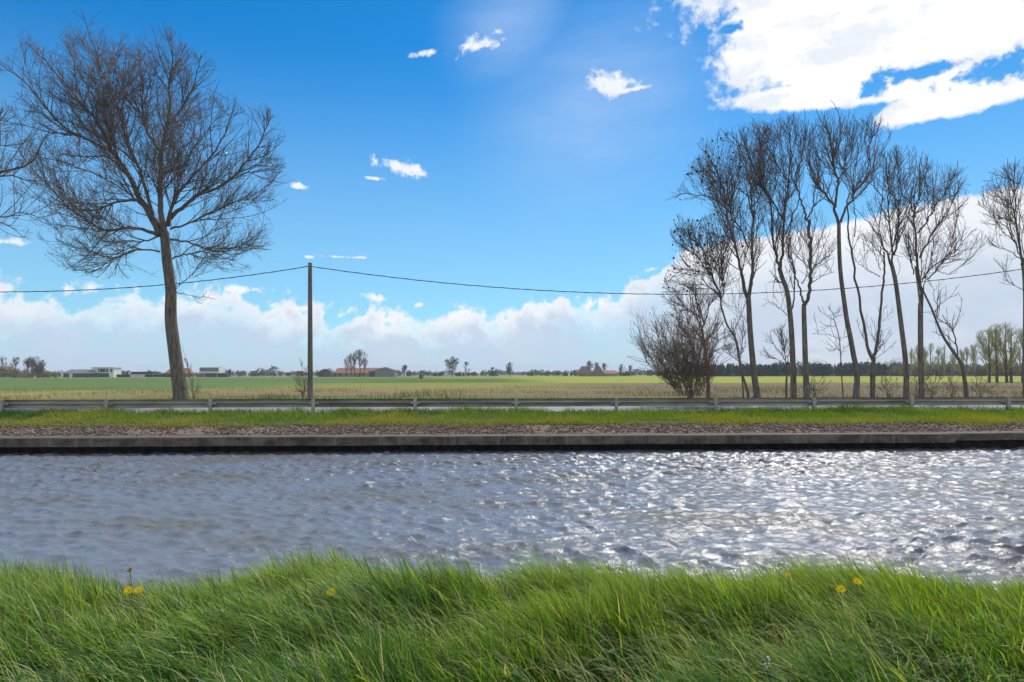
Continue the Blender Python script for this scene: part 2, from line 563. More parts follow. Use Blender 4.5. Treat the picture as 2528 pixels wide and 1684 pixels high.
# the fields: parcels of crop, meadow and rough ground
mt, T, b, o = material('fields')
tcn = T.n('ShaderNodeTexCoord')
fx, fy, fz = T.sep(tcn.outputs['Object'])
nz = T.noise(T.xyz(T.mul(fx, 0.35), fy, 0.0), 0.05, 5, 0.6)
nf_ = T.noise(T.xyz(T.mul(fx, 0.5), fy, 0.0), 0.6, 6, 0.65)
nff = T.noise(tcn.outputs['Object'], 5.0, 4, 0.6)
t = T.m('DIVIDE', 42.0, T.m('MAXIMUM', T.add(fy, T.mul(T.sub(nz, 0.5), T.mul(fy, 0.22))), 1.0))
left = T.ramp(t, [(0.0, (0.16, 0.20, 0.055)), (0.09, (0.17, 0.21, 0.06)), (0.12, (0.085, 0.145, 0.045)), (0.33, (0.105, 0.16, 0.05)),
                  (0.56, (0.10, 0.155, 0.05)), (0.66, (0.22, 0.225, 0.06)), (0.80, (0.24, 0.21, 0.08)), (0.95, (0.25, 0.19, 0.10))])
mid = T.ramp(t, [(0.0, (0.17, 0.21, 0.05)), (0.15, (0.18, 0.23, 0.05)), (0.175, (0.075, 0.125, 0.028)), (0.30, (0.085, 0.135, 0.03)),
                 (0.34, (0.19, 0.22, 0.045)), (0.47, (0.20, 0.21, 0.055)), (0.60, (0.22, 0.175, 0.085)), (0.78, (0.19, 0.15, 0.08)), (0.90, (0.12, 0.15, 0.05))])
rgt = T.ramp(t, [(0.0, (0.17, 0.20, 0.04)), (0.10, (0.24, 0.28, 0.045)), (0.32, (0.27, 0.29, 0.05)), (0.37, (0.16, 0.135, 0.075)),
                 (0.6, (0.145, 0.115, 0.072)), (0.95, (0.15, 0.125, 0.07))])
fl = T.smooth(T.add(fx, T.mul(nz, 14.0)), -12.0, -34.0)
fr = T.smooth(T.add(fx, T.mul(nz, 10.0)), 4.0, 26.0)
colf = T.mix(fr, T.mix(fl, mid, left), rgt)
colf = T.mix(T.smooth(nf_, 0.35, 0.7, 0.0, 0.55), colf, T.mix(1.0, colf, (1.35, 1.22, 0.9), 'MULTIPLY'))
colf = T.mix(T.smooth(nff, 0.45, 0.75, 0.0, 0.5), colf, T.mix(1.0, colf, (0.62, 0.68, 0.6), 'MULTIPLY'))
T.put(b.inputs['Base Color'], colf)
b.inputs['Roughness'].default_value = 1.0
b.inputs['Specular IOR Level'].default_value = 0.1
M['fields'] = mt
gr = obj('ground', gv, gf, None, mats=[M['turf'], M['soil'], M['fields']], midx=gm, smooth=True)
gr.rotation_euler.z = ROT
tag(gr, 'flat green and tan farmland with canal banks reaching to the horizon', 'ground', kind='structure')

# road: concrete slab strip behind the guard rail with a white edge line
mt, T, b, o = material('road_concrete')
tcn = T.n('ShaderNodeTexCoord')
f1 = T.noise(tcn.outputs['Object'], 1.2, 6, 0.6)
f2 = T.noise(tcn.outputs['Object'], 40, 3, 0.6)
T.put(b.inputs['Base Color'], T.mix(T.add(T.mul(f1, 0.6), T.mul(f2, 0.3)), (0.16, 0.155, 0.145), (0.27, 0.262, 0.245)))
b.inputs['Roughness'].default_value = 0.75
M['road'] = mt
rd = MB().box(-600, 600, 25.95, 31.4, 0.70, 0.985).build('road', M['road'])
rd.rotation_euler.z = ROT
tag(rd, 'pale concrete road running behind the steel guard rail', 'road', kind='structure')
for yy in (26.25, 31.0):
    ln = MB().box(-600, 600, yy, yy + 0.12, 0.95, 0.989).build('road_line', M['white_wall'])
    ln.rotation_euler.z = ROT
    tag(ln, 'white painted edge line on the pale road', 'road line', kind='structure')

# ------------------------------------------------------------------ water: wind chop
wx = np.concatenate([-np.geomspace(600, 26, 14), np.arange(-25.9, 25.91, 0.036), np.geomspace(26, 600, 14)])
wy = np.concatenate([[5.6], np.arange(6.0, 21.75, 0.034)])
WX, WY = np.meshgrid(wx, wy)
H = np.zeros_like(WX)
DX = np.zeros_like(WX)
DY = np.zeros_like(WX)
wr = np.random.default_rng(21)
wind = math.radians(245)
for i in range(120):
    lam = math.exp(wr.uniform(math.log(0.105), math.log(0.60)))
    th = wind + wr.normal(0, 0.62)
    k = 2 * math.pi / lam
    a = 0.0056 * lam ** 0.9 * wr.uniform(0.5, 1.3)
    ph = k * (WX * math.cos(th) + WY * math.sin(th)) + wr.uniform(0, 6.28)
    H += a * np.cos(ph)
    DX -= 0.8 * a * math.cos(th) * np.sin(ph)
    DY -= 0.8 * a * math.sin(th) * np.sin(ph)
gust = 1.12 + 0.38 * vnoise(0.6 * WX, WY, 8, 3, 0.6)
gust *= np.clip((600 - np.abs(WX)) / 574, 0, 1) * np.where(np.abs(WX) > 26, 0.0, 1.0)
wv = np.stack([WX + DX * gust, WY + DY * gust, H * gust], axis=-1).reshape(-1, 3)
ii = np.arange(WX.size).reshape(WX.shape)
wf = np.stack([ii[:-1, :-1], ii[:-1, 1:], ii[1:, 1:], ii[1:, :-1]], axis=-1).reshape(-1, 4)
mt, T, b, o = material('canal_water')
tcn = T.n('ShaderNodeTexCoord')
mp = T.n('ShaderNodeMapping')
mp.inputs['Scale'].default_value = (0.8, 1.15, 1.0)
mp.inputs['Rotation'].default_value = (0, 0, 0.2)
T.put(mp.inputs[0], tcn.outputs['Object'])
r1 = T.noise(mp.outputs[0], 9.0, 5, 0.6, 0.8)
r2 = T.noise(mp.outputs[0], 30.0, 4, 0.6, 0.3)
bn = T.n('ShaderNodeBump')
bn.inputs['Strength'].default_value = 1.0
bn.inputs['Distance'].default_value = 0.02
T.put(bn.inputs['Height'], T.add(r1, T.mul(r2, 0.28)))
T.put(b.inputs['Normal'], bn.outputs[0])
mud = T.smooth(T.noise(T.xyz(T.mul(T.sep(tcn.outputs['Object'])[0], 0.45), T.sep(tcn.outputs['Object'])[1], 0.0), 0.5, 4, 0.6), 0.42, 0.66)
T.put(b.inputs['Base Color'], T.mix(mud, (0.175, 0.19, 0.22), (0.16, 0.152, 0.135)))
b.inputs['Roughness'].default_value = 0.19
b.inputs['IOR'].default_value = 1.36
b.inputs['Specular IOR Level'].default_value = 0.46
wa = obj('water', wv, wf, mt, smooth=True)
wa.rotation_euler.z = ROT
tag(wa, 'wind ruffled grey blue canal water with small waves', 'water', kind='structure')

# ------------------------------------------------------------------ canal wall, stones
mt, T, b, o = material('old_concrete')
tcn = T.n('ShaderNodeTexCoord')
ox, oy, oz = T.sep(tcn.outputs['Object'])
blot = T.noise(T.xyz(ox, oy, T.mul(oz, 2.0)), 1.6, 7, 0.65)
run = T.noise(T.xyz(T.mul(ox, 4.0), 0.0, T.mul(oz, 0.5)), 2.0, 5, 0.6)
cc = T.mix(T.smooth(blot, 0.35, 0.68), (0.055, 0.043, 0.032), (0.165, 0.135, 0.105))
cc = T.mix(T.smooth(run, 0.5, 0.72, 0.0, 0.75), cc, (0.22, 0.195, 0.165))
cc = T.mix(T.smooth(T.noise(tcn.outputs['Object'], 0.7, 4, 0.6), 0.58, 0.7, 0, 0.6), cc, (0.13, 0.085, 0.06))
jt = T.m('FRACT', T.mul(T.add(ox, 100.0), 1 / 11.3))
cc = T.mix(T.smooth(T.m('ABSOLUTE', T.sub(jt, 0.5)), 0.0013, 0.0007, 0.0, 0.7), cc, (0.03, 0.026, 0.022))
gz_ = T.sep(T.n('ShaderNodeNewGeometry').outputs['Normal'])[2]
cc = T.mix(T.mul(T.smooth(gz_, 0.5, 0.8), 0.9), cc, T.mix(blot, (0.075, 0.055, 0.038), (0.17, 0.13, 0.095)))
T.put(b.inputs['Base Color'], cc)
b.inputs['Roughness'].default_value = 0.9
bn = T.n('ShaderNodeBump')
bn.inputs['Strength'].default_value = 0.5
bn.inputs['Distance'].default_value = 0.03
T.put(bn.inputs['Height'], blot)
T.put(b.inputs['Normal'], bn.outputs[0])
M['concrete'] = mt
XJ = 14.55


def wall(label, x0, x1, yf, zt, zb):
    mb = MB()
    n = max(2, int((x1 - x0) / 0.8))
    prof = [(yf, zb), (yf + 0.62, zb), (yf + 0.62, zt - 0.01), (yf + 0.03, zt), (yf, zt - 0.03)]
    r = np.random.default_rng(int(abs(x0)))
    rows = []
    for i in range(n + 1):
        x = x0 + (x1 - x0) * i / n
        w = 0.004 * r.normal(size=2)
        rows.append([(x, p + (w[0] if p < yf + 0.1 else 0), q + (w[1] if q > zb else 0.6 * w[1])) for p, q in prof])
    v = [p for row in rows for p in row]
    k = len(prof)
    f = [(i * k + j, i * k + (j + 1) % k, (i + 1) * k + (j + 1) % k, (i + 1) * k + j) for i in range(n) for j in range(k)]
    f += [tuple(range(k - 1, -1, -1)), tuple(n * k + j for j in range(k))]
    o = obj('canal_wall', v, f, M['concrete'])
    o.rotation_euler.z = ROT
    return tag(o, label, 'canal wall')


wall('long stained concrete canal wall below the stone bank, left of its joint', -160, XJ, 21.0, 0.52, 0.24)
wall('short darker canal wall section set back at the right edge', XJ + 0.012, 160, 21.16, 0.53, 0.30)
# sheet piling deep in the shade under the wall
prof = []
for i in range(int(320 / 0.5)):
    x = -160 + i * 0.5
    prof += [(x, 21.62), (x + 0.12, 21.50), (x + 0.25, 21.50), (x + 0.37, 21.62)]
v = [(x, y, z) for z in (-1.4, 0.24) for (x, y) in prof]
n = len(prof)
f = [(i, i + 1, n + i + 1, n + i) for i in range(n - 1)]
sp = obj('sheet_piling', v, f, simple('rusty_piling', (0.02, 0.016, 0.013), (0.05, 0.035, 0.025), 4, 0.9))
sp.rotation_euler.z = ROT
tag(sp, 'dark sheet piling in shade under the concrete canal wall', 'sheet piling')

ico = bpy.data.meshes.new('tmp')
import bmesh
bm = bmesh.new()
bmesh.ops.create_icosphere(bm, subdivisions=1, radius=1.0)
iv = np.array([vv.co[:] for vv in bm.verts])
itri = np.array([[x.index for x in ff.verts] for ff in bm.faces])
bm.free()
bpy.data.meshes.remove(ico)


def scatter_lumps(cen, size, jitter, seed, vert=iv, tri=itri):
    """many irregular lumps: cen (N,3), size (N,3)"""
    r = np.random.default_rng(seed)
    N = len(cen)
    d = 1 + jitter * r.uniform(-1, 1, (N, len(vert), 1))
    p = vert[None] * d * size[:, None, :]
    a = r.uniform(0, 6.28, N)
    ca, sa = np.cos(a)[:, None], np.sin(a)[:, None]
    p = np.stack([p[..., 0] * ca - p[..., 1] * sa, p[..., 0] * sa + p[..., 1] * ca, p[..., 2]], axis=-1)
    p = p + cen[:, None, :]
    fidx = tri[None] + (np.arange(N) * len(vert))[:, None, None]
    return p.reshape(-1, 3), fidx.reshape(-1, 3)


N = 22000
sxp = rng.uniform(-27, 27, N)
tt = rng.uniform(0, 1, N)
keep = rng.uniform(0, 1, N) < np.clip(0.62 + 0.6 * vnoise(sxp, tt, 12, 2, 1.3), 0.1, 1) * np.where(tt < 0.22, 0.3, 1)
sxp, tt = sxp[keep], tt[keep]
syp = 21.75 + 0.85 * tt
szp = np.interp(syp, [21.7, 22.45, 22.6], [0.45, 0.74, 0.78]) + 0.01
ss = rng.uniform(0.015, 0.042, (len(sxp), 1)) * np.array([[1.15, 1.0, 0.75]]) * rng.uniform(0.7, 1.3, (len(sxp), 3))
v, f = scatter_lumps(np.stack([sxp, syp, szp], 1), ss, 0.28, 31)
tint = np.repeat(rng.choice([0, 1, 2], len(sxp), p=[0.5, 0.3, 0.2]), len(iv))
pal = np.array([[0.27, 0.195, 0.145], [0.15, 0.105, 0.078], [0.38, 0.30, 0.235]])
cl = pal[tint] * np.repeat(rng.uniform(0.7, 1.2, (len(sxp), 1)), len(iv), axis=0)
mt, T, b, o = material('bank_stones')
at = T.n('ShaderNodeAttribute', attribute_name='tint')
tcn = T.n('ShaderNodeTexCoord')
T.put(b.inputs['Base Color'], T.mix(T.noise(tcn.outputs['Object'], 14, 5, 0.6), T.mix(1.0, at.outputs['Color'], (0.55, 0.55, 0.55), 'MULTIPLY'), at.outputs['Color']))
b.inputs['Roughness'].default_value = 0.95
st = obj('stone_revetment', v, f, mt, colors=cl)
st.rotation_euler.z = ROT
tag(st, 'rough brown broken stones packed on the far bank above the wall', 'stones', kind='stuff')


# ------------------------------------------------------------------ grass
def blades(x, y, z, h, lean, ldir, w, droop, col, segs=4, seed=0, tipdark=0.0):
    """curved tapering blades; lean: angle from upright, ldir: heading of the lean"""
    r = np.random.default_rng(seed)
    N = len(x)
    base = np.stack([x, y, z], 1)
    hd = np.stack([np.cos(ldir), np.sin(ldir), np.zeros(N)], 1)
    tw = ldir + np.pi / 2 + r.normal(0, 0.7, N)
    side = np.stack([np.cos(tw), np.sin(tw), np.zeros(N)], 1)
    pts = [base]
    ang = lean * 0.35
    p = base.copy()
    for s in range(segs):
        a = ang + (lean - ang) * 0 + droop * (s / segs) ** 1.4 + lean * 0.65 * min(1, (s + 1) / segs * 1.4)
        d = hd * np.sin(a)[:, None] + np.array([[0, 0, 1.0]]) * np.cos(a)[:, None]
        p = p + d * (h / segs)[:, None]
        pts.append(p)
    vs = []
    for s in range(segs):
        ws = (w * (1 - (s / segs) ** 1.6) * (0.75 if s == 0 else 1.0))[:, None] * 0.5
        vs += [pts[s] - side * ws, pts[s] + side * ws]
    vs.append(pts[-1])
    nv = 2 * segs + 1
    vv = np.stack(vs, 1).reshape(-1, 3)
    off = (np.arange(N) * nv)[:, None]
    quads = [off + np.array([[2 * s, 2 * s + 1, 2 * s + 3, 2 * s + 2]]) for s in range(segs - 1)]
    tris = off + np.array([[2 * segs - 2, 2 * segs - 1, 2 * segs]])
    cols = np.repeat(col, nv, axis=0)
    return vv, [np.concatenate(quads), tris], cols


PAL = 1.15 * np.array([[0.235, 0.33, 0.026], [0.115, 0.25, 0.020], [0.055, 0.14, 0.028], [0.28, 0.34, 0.045], [0.48, 0.44, 0.21], [0.14, 0.22, 0.075]])

flowers = []      # (x, y, z) of flower heads, so that the grass parts around them


def bank_point(px, py, z):
    d = (CAMZ - z) * F / (py - HY)
    return np.array([(px - CX) / F * d, d, z])


FL = [(317, 1457), (342, 1456), (320, 1406), (816, 1463), (2075, 1457), (2115, 1438), (1945, 1421)]
for (px, py) in FL:
    flowers.append(bank_point(px, py, 0.985 if px > 400 and px < 900 else 0.92))
WF = bank_point(1893, 1632, 0.85)


def bank_world_h(x, y):
    xl, yl = x * cR + y * sR, -x * sR + y * cR
    return near_h(xl, yl)


def near_grass():
    r = np.random.default_rng(5)
    N = 250000
    y = 2.2 + 3.75 * r.uniform(0, 1, N) ** 0.9
    x = r.uniform(-1, 1, N) * (0.86 * y + 0.9)
    # clumped distribution
    cn = vnoise(x, y, 14, 3, 5.0)
    keep = r.uniform(0, 1, N) < np.clip(0.78 + 0.8 * cn, 0.2, 1.0)
    x, y = x[keep], y[keep]
    N = len(x)
    cn = vnoise(x, y, 14, 3, 5.0)
    big_ = vnoise(x, y, 15, 2, 1.5)
    h = (0.232 + 0.02 * big_ + 0.10 * cn) * r.uniform(0.35, 1.6, N) * np.interp(x / y, [-0.75, -0.35, -0.22, 0.1, 0.45, 0.75], [0.84, 0.90, 1.04, 0.98, 0.97, 0.80])
    h *= np.interp(y, [2.2, 3.3, 4.0, 5.2, 5.9], [0.60, 0.78, 1.02, 1.08, 0.9])
    h = np.clip(h, 0.04, 0.48)
    lean = np.radians(42 + 15 * vnoise(x, y, 16, 2, 3.6) + r.normal(0, 17, N))
    ldir = np.radians(180) + 0.5 * vnoise(x, y, 17, 2, 2.6) + r.normal(0, 0.55, N)
    droop = np.radians(np.clip(r.normal(38, 26, N), 0, 110))
    w = r.uniform(0.0038, 0.0115, N) * np.where(r.uniform(0, 1, N) < 0.07, 2.3, 1)
    # colour: patches plus a per-blade choice
    cp = vnoise(x, y, 18, 3, 1.7)
    pr = np.stack([0.22 + 0.40 * np.clip((y - 4.2) / 1.0, -0.5, 1) + 0.22 * cp, 0.36 - 0.15 * cp, 0.30 - 0.22 * np.clip(y - 4.2, -1, 1) - 0.3 * cp, 0.13 + 0.12 * np.clip(y - 4.2, -1, 1),
                   np.full(N, 0.07), 0.20 - 0.22 * cp], 1)
    pr = np.clip(pr, 0.01, None)
    cum = np.cumsum(pr / pr.sum(1, keepdims=True), 1)
    ci = (r.uniform(0, 1, (N, 1)) > cum).sum(1).clip(0, 5)
    col = PAL[ci] * r.uniform(0.5, 1.45, (N, 1))
    for q in flowers + [WF]:
        d = np.hypot(x - q[0], y - (q[1] - 0.05))
        h = np.where(d < 0.17, h * np.clip(d / 0.17, 0.5, 1), h)
        h = np.where((np.abs(x - q[0] - 0.05) < 0.11) & (y < q[1]) & (y > q[1] - 0.30), h * 0.55, h)
    z = bank_world_h(x, y) - 0.01
    v, f, cl = blades(x, y, z, h, lean, ldir, w, droop, col, 4, 6)
    g = obj('grass', v, f, M['grass'], colors=cl)
    tag(g, 'long wind blown green grass on the near canal bank', 'grass', kind='stuff')


near_grass()


def seed_stalks():
    r = np.random.default_rng(6)
    N = 9000
    y = r.uniform(2.7, 5.6, N)
    x = r.uniform(-1, 1, N) * (0.86 * y + 0.9)
    keep = r.uniform(0, 1, N) < np.clip(0.45 + 0.9 * vnoise(x, y, 71, 3, 2.2), 0.02, 1)
    x, y = x[keep], y[keep]
    N = len(x)
    h = r.uniform(0.26, 0.46, N) * np.interp(y, [2.7, 3.6, 4.5, 5.6], [0.7, 1.0, 1.05, 0.95])
    lean = np.radians(44 + r.normal(0, 12, N))
    ldir = np.pi + r.normal(0, 0.4, N)
    droop = np.radians(np.clip(r.normal(60, 25, N), 5, 120))
    w = r.uniform(0.0035, 0.007, N)
    pal = np.array([[0.50, 0.52, 0.26], [0.42, 0.36, 0.24], [0.36, 0.46, 0.16]])
    col = pal[r.choice(3, N, p=[0.45, 0.2, 0.35])] * r.uniform(0.8, 1.2, (N, 1))
    v, f, cl = blades(x, y, bank_world_h(x, y), h, lean, ldir, w, droop, col, 5, 7)
    g = obj('seed_grass', v, f, M['grass'], colors=cl)
    tag(g, 'pale longer seeding stalks bent over the near bank grass', 'grass', kind='stuff')


seed_stalks()


def verge_grass():
    r = np.random.default_rng(9)
    N = 170000
    x = r.uniform(-27, 27, N)
    y = 22.15 + 3.15 * r.uniform(0, 1, N)
    edge = 22.36 + 0.10 * vnoise(x, x * 0, 41, 3, 1.7)
    keep = (y > edge) & (r.uniform(0, 1, N) < np.clip(0.75 + 0.6 * vnoise(x, y, 42, 2, 2.2), 0.25, 1))
    x, y = x[keep], y[keep]
    N = len(x)
    cn = vnoise(x, y, 43, 3, 2.4)
    h = (0.135 + 0.05 * cn) * r.uniform(0.5, 1.5, N) * np.interp(y, [22.4, 23.4, 24.5, 25.3], [0.9, 0.8, 1.5, 1.65])
    lean = np.radians(30 + r.normal(0, 18, N))
    ldir = np.pi + r.normal(0, 0.9, N)
    droop = np.radians(np.clip(r.normal(30, 25, N), 0, 100))
    w = r.uniform(0.010, 0.022, N)
    cp = vnoise(x, y * 1.5, 44, 3, 0.9)
    yel = np.clip(0.30 - (y - 23.2) * 0.45 + 0.6 * cp, 0, 0.8)[:, None]
    a = np.array([[0.165, 0.265, 0.028]])
    bcol = np.array([[0.33, 0.305, 0.045]])
    dk = np.array([[0.075, 0.14, 0.028]])
    col = a * (1 - yel) + bcol * yel
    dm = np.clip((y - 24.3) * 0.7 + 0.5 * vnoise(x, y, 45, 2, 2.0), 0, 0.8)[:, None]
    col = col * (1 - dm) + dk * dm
    col = col * r.uniform(0.75, 1.25, (N, 1))
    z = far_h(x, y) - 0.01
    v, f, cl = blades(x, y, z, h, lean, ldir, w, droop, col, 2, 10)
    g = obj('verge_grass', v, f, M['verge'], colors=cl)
    g.rotation_euler.z = ROT
    tag(g, 'short bright green grass on the far bank below the guard rail', 'grass', kind='stuff')


verge_grass()


def rough_grass():
    """dry stalks and weeds on the rough ground behind the trees"""
    r = np.random.default_rng(19)
    N = 42000
    y = 38 + 42 * r.uniform(0, 1, N) ** 1.6
    x = r.uniform(-1, 1, N) * (0.86 * y + 4)
    cn = vnoise(x, y, 51, 3, 0.35)
    keep = r.uniform(0, 1, N) < np.clip(0.45 + 0.8 * cn, 0.05, 1)
    x, y = x[keep], y[keep]
    N = len(x)
    cn = vnoise(x, y, 52, 3, 0.5)
    h = (0.24 + 0.14 * cn) * r.uniform(0.4, 1.6, N)
    rt = np.clip((x - 2) / 14, 0, 1)
    lt = np.clip((-8 - x) / 14, 0, 1)
    lean = np.radians(22 + r.normal(0, 18, N))
    ldir = np.pi + r.normal(0, 1.2, N)
    droop = np.radians(np.clip(r.normal(25, 25, N), 0, 90))
    w = r.uniform(0.018, 0.045, N)
    green = np.clip(np.exp(-((x + 5.5) / 6.5) ** 2) * np.clip((53 - y) / 6, 0, 1) * 1.3 + 0.25 * cn, 0, 1)
    tan = np.array([[0.27, 0.205, 0.115]])
    brown = np.array([[0.165, 0.125, 0.085]])
    yel = np.array([[0.29, 0.25, 0.095]])
    grn = np.array([[0.075, 0.14, 0.045]])
    col = tan * (1 - rt[:, None]) + brown * rt[:, None]
    col = col * (1 - 0.6 * lt[:, None]) + yel * 0.6 * lt[:, None]
    g1 = (r.uniform(0, 1, N) < np.clip(green, 0.06, 0.9))[:, None]
    col = np.where(g1, grn, col) * r.uniform(0.65, 1.3, (N, 1))
    z = far_h(x, y) - 0.02
    v, f, cl = blades(x, y, z, h, lean, ldir, w, droop, col, 2, 20)
    g = obj('rough_grass', v, f, M['dry'], colors=cl)
    g.rotation_euler.z = ROT
    tag(g, 'tan dry stalks and weeds on rough ground behind the road', 'dry grass', kind='stuff')


rough_grass()


def weeds():
    """low broad-leaved weeds among the grass at the camera's feet"""
    r = np.random.default_rng(61)
    vs, fs, cs, off = [], [], [], 0
    for i in range(420):
        y = r.uniform(2.9, 4.4)
        y = min(y, r.uniform(2.9, 4.4), r.uniform(2.9, 4.4))
        x = r.uniform(-1, 1) * (0.8 * y + 0.3)
        x = x if r.uniform() < 0.65 else abs(x)
        z = float(bank_world_h(np.array([x]), np.array([y]))[0])
        nl = r.integers(5, 10)
        tone = np.array([[0.06, 0.13, 0.03]]) if r.uniform() < 0.7 else np.array([[0.09, 0.15, 0.07]])
        sc_ = r.uniform(0.6, 1.25)
        for k in range(nl):
            a = r.uniform(0, 6.28)
            L, Wd = r.uniform(0.04, 0.10) * sc_, r.uniform(0.006, 0.015) * sc_
            el0 = r.uniform(0.2, 1.3)
            base = np.array([x, y, z + r.uniform(0.02, 0.13)])
            pts = []
            p = base.copy()
            S = 5
            sd = np.array([-math.sin(a), math.cos(a), 0])
            row = []
            for s in range(S + 1):
                ww = Wd * math.sin(math.pi * min(0.98, (s + 0.6) / (S + 0.8))) * (1 + 0.35 * ((s % 2) - 0.5))
                row += [p - sd * ww, p + np.array([0, 0, -0.15 * ww]), p + sd * ww]
                e = el0 - 1.5 * s / S
                p = p + L / S * np.array([math.cos(a) * math.cos(e) - 0.3, math.sin(a) * math.cos(e), math.sin(e)])
            vs.append(np.array(row))
            q = []
            for s in range(S):
                for j in (0, 1):
                    q.append((off + 3 * s + j, off + 3 * s + j + 1, off + 3 * s + j + 4, off + 3 * s + j + 3))
            fs.append(np.array(q))
            cs.append(np.repeat(tone * r.uniform(0.75, 1.3), len(row), axis=0))
            off += len(row)
    g = obj('weed_leaves', np.concatenate(vs), np.concatenate(fs), M['weed'], colors=np.concatenate(cs))
    tag(g, 'low broad leaved weeds among the grass at the bottom of the bank', 'weeds', kind='stuff')


weeds()

# ------------------------------------------------------------------ flowers
dl = ['open yellow dandelion, left one of the touching pair', 'open yellow dandelion, right one of the touching pair',
      'dull orange withered dandelion on the skyline above the dandelion pair', 'ragged yellow dandelion beside the dark grass clump left of the middle',
      'full yellow dandelion, lowest on the right half of the bank', 'flat yellow dandelion up right of the full one, near the crest',
      'half closed small dandelion at the crest, leftmost on the right half']


def dandelion(i, pos):
    r = np.random.default_rng(100 + i)
    gz = float(bank_world_h(np.array([pos[0]]), np.array([pos[1]]))[0]) - 0.02
    t_ = thing('dandelion', dl[i], 'dandelion', (pos[0], pos[1], gz), 0, 'dandelions in the bank grass')
    hgt = pos[2] - gz
    K = 7
    s = np.linspace(0, 1, K)
    ln = np.stack([0.05 * (1 - s) ** 2, 0.01 * np.sin(3 * s), hgt * s], 1)[None]
    ln[0, :, 0] -= 0.0
    v, f = tubes(ln, np.full((1, K), 0.0035), 6)
    obj('stem', v, f, M['stem'], t_, True)
    R = 0.031 if i not in (2, 6) else 0.018
    npt = 90
    vs, fs = [], []
    tilt = -0.75
    for k in range(npt):
        a = k * 2.39996
        fr = math.sqrt((k + 1) / npt)
        el = math.radians(52 - 44 * fr) + r.normal(0, 0.10)
        L = R * (0.55 + 0.5 * fr)
        d = np.array([math.cos(a) * math.cos(el), math.sin(a) * math.cos(el), math.sin(el)])
        sd = np.array([-math.sin(a), math.cos(a), 0]) * 0.0024
        o_ = d * 0.002
        pp = np.array([o_ - sd, o_ + sd, d * L + sd * 0.9, d * L - sd * 0.9])
        ct, stt = math.cos(tilt), math.sin(tilt)
        pp = np.stack([pp[:, 0], pp[:, 1] * ct + pp[:, 2] * stt, -pp[:, 1] * stt + pp[:, 2] * ct], 1)
        b0 = len(vs) * 4
        vs.append(pp + np.array([0, 0, hgt]))
        fs.append((b0, b0 + 1, b0 + 2, b0 + 3))
    h_ = obj('flower_head', np.concatenate(vs), fs, M['petal'] if i != 2 else M['old_petal'], t_)
    # green calyx under the petals
    v, f = scatter_lumps(np.array([[0, 0, hgt - 0.004]]), np.array([[0.008, 0.008, 0.010]]), 0.1, i)
    obj('calyx', v, f, M['stem'], t_, True)


M['old_petal'] = foliage('withered_petal', (0.42, 0.24, 0.05), (0.55, 0.36, 0.08), 60)
for i, q in enumerate(flowers):
    dandelion(i, q)


def white_nettle():
    gz = float(bank_world_h(np.array([WF[0]]), np.array([WF[1]]))[0]) - 0.01
    t_ = thing('white_flower', 'small white flower cluster low in the dark grass at the bottom right', 'flower', (WF[0], WF[1], gz))
    hgt = WF[2] - gz
    ln = np.stack([np.linspace(0.01, 0, 5), np.zeros(5), np.linspace(0, hgt + 0.02, 5)], 1)[None]
    v, f = tubes(ln, np.full((1, 5), 0.003), 6)
    obj('stem', v, f, M['stem'], t_, True)
    r = np.random.default_rng(3)
    cen = np.array([[-0.014, -0.008, hgt - 0.018], [0.004, -0.012, hgt - 0.010], [0.000, -0.008, hgt + 0.020], [0.007, -0.01, hgt + 0.008], [-0.006, -0.012, hgt - 0.03]])
    v, f = scatter_lumps(cen, np.full((5, 3), 0.0085) * r.uniform(0.8, 1.3, (5, 3)), 0.2, 8)
    obj('petals', v, f, M['white_petal'], t_, True)


white_nettle()

# ------------------------------------------------------------------ guard rail
RAIL_TOP, RAIL_Y, SP, X0 = 1.525, 25.0, 3.68, 0.10
rl = thing('guard_rail', 'long weathered steel guard rail on posts beside the far road', 'guard rail', tuple(far(0, RAIL_Y, 1.0)), ROT)
wprof = [(0.0, 0.0), (-0.03, -0.010), (-0.083, -0.045), (-0.083, -0.062), (-0.02, -0.125), (0.004, -0.145), (-0.02, -0.162), (-0.083, -0.200),
         (-0.083, -0.218), (-0.03, -0.286), (0.0, -0.300)]
wprof = [(-p, q) for p, q in wprof]      # the ridges face the road, we see the hollow back
K = len(wprof)
for k in range(-9, 10):
    xa, xb = X0 + k * SP - 0.10 + 0.8, X0 + (k + 1) * SP + 0.10 + 0.8
    wob = 0.004 * (k % 2)
    v = [(x, p + 0.03 + wob, q + RAIL_TOP - 1.0 + wob * 0.5) for x in (xa, xb) for p, q in wprof]
    v += [(x, p + 0.034 + wob, q + RAIL_TOP - 1.0 + wob * 0.5) for x in (xa, xb) for p, q in wprof]
    f = [(j, j + 1, K + j + 1, K + j) for j in range(K - 1)] + [(2 * K + j, 3 * K + j, 3 * K + j + 1, 2 * K + j + 1) for j in range(K - 1)]
    f += [(0, K, 3 * K, 2 * K), (K - 1, 3 * K - 1, 4 * K - 1, 2 * K - 1)]
    obj('rail_beam', v, f, M['steel'], rl)
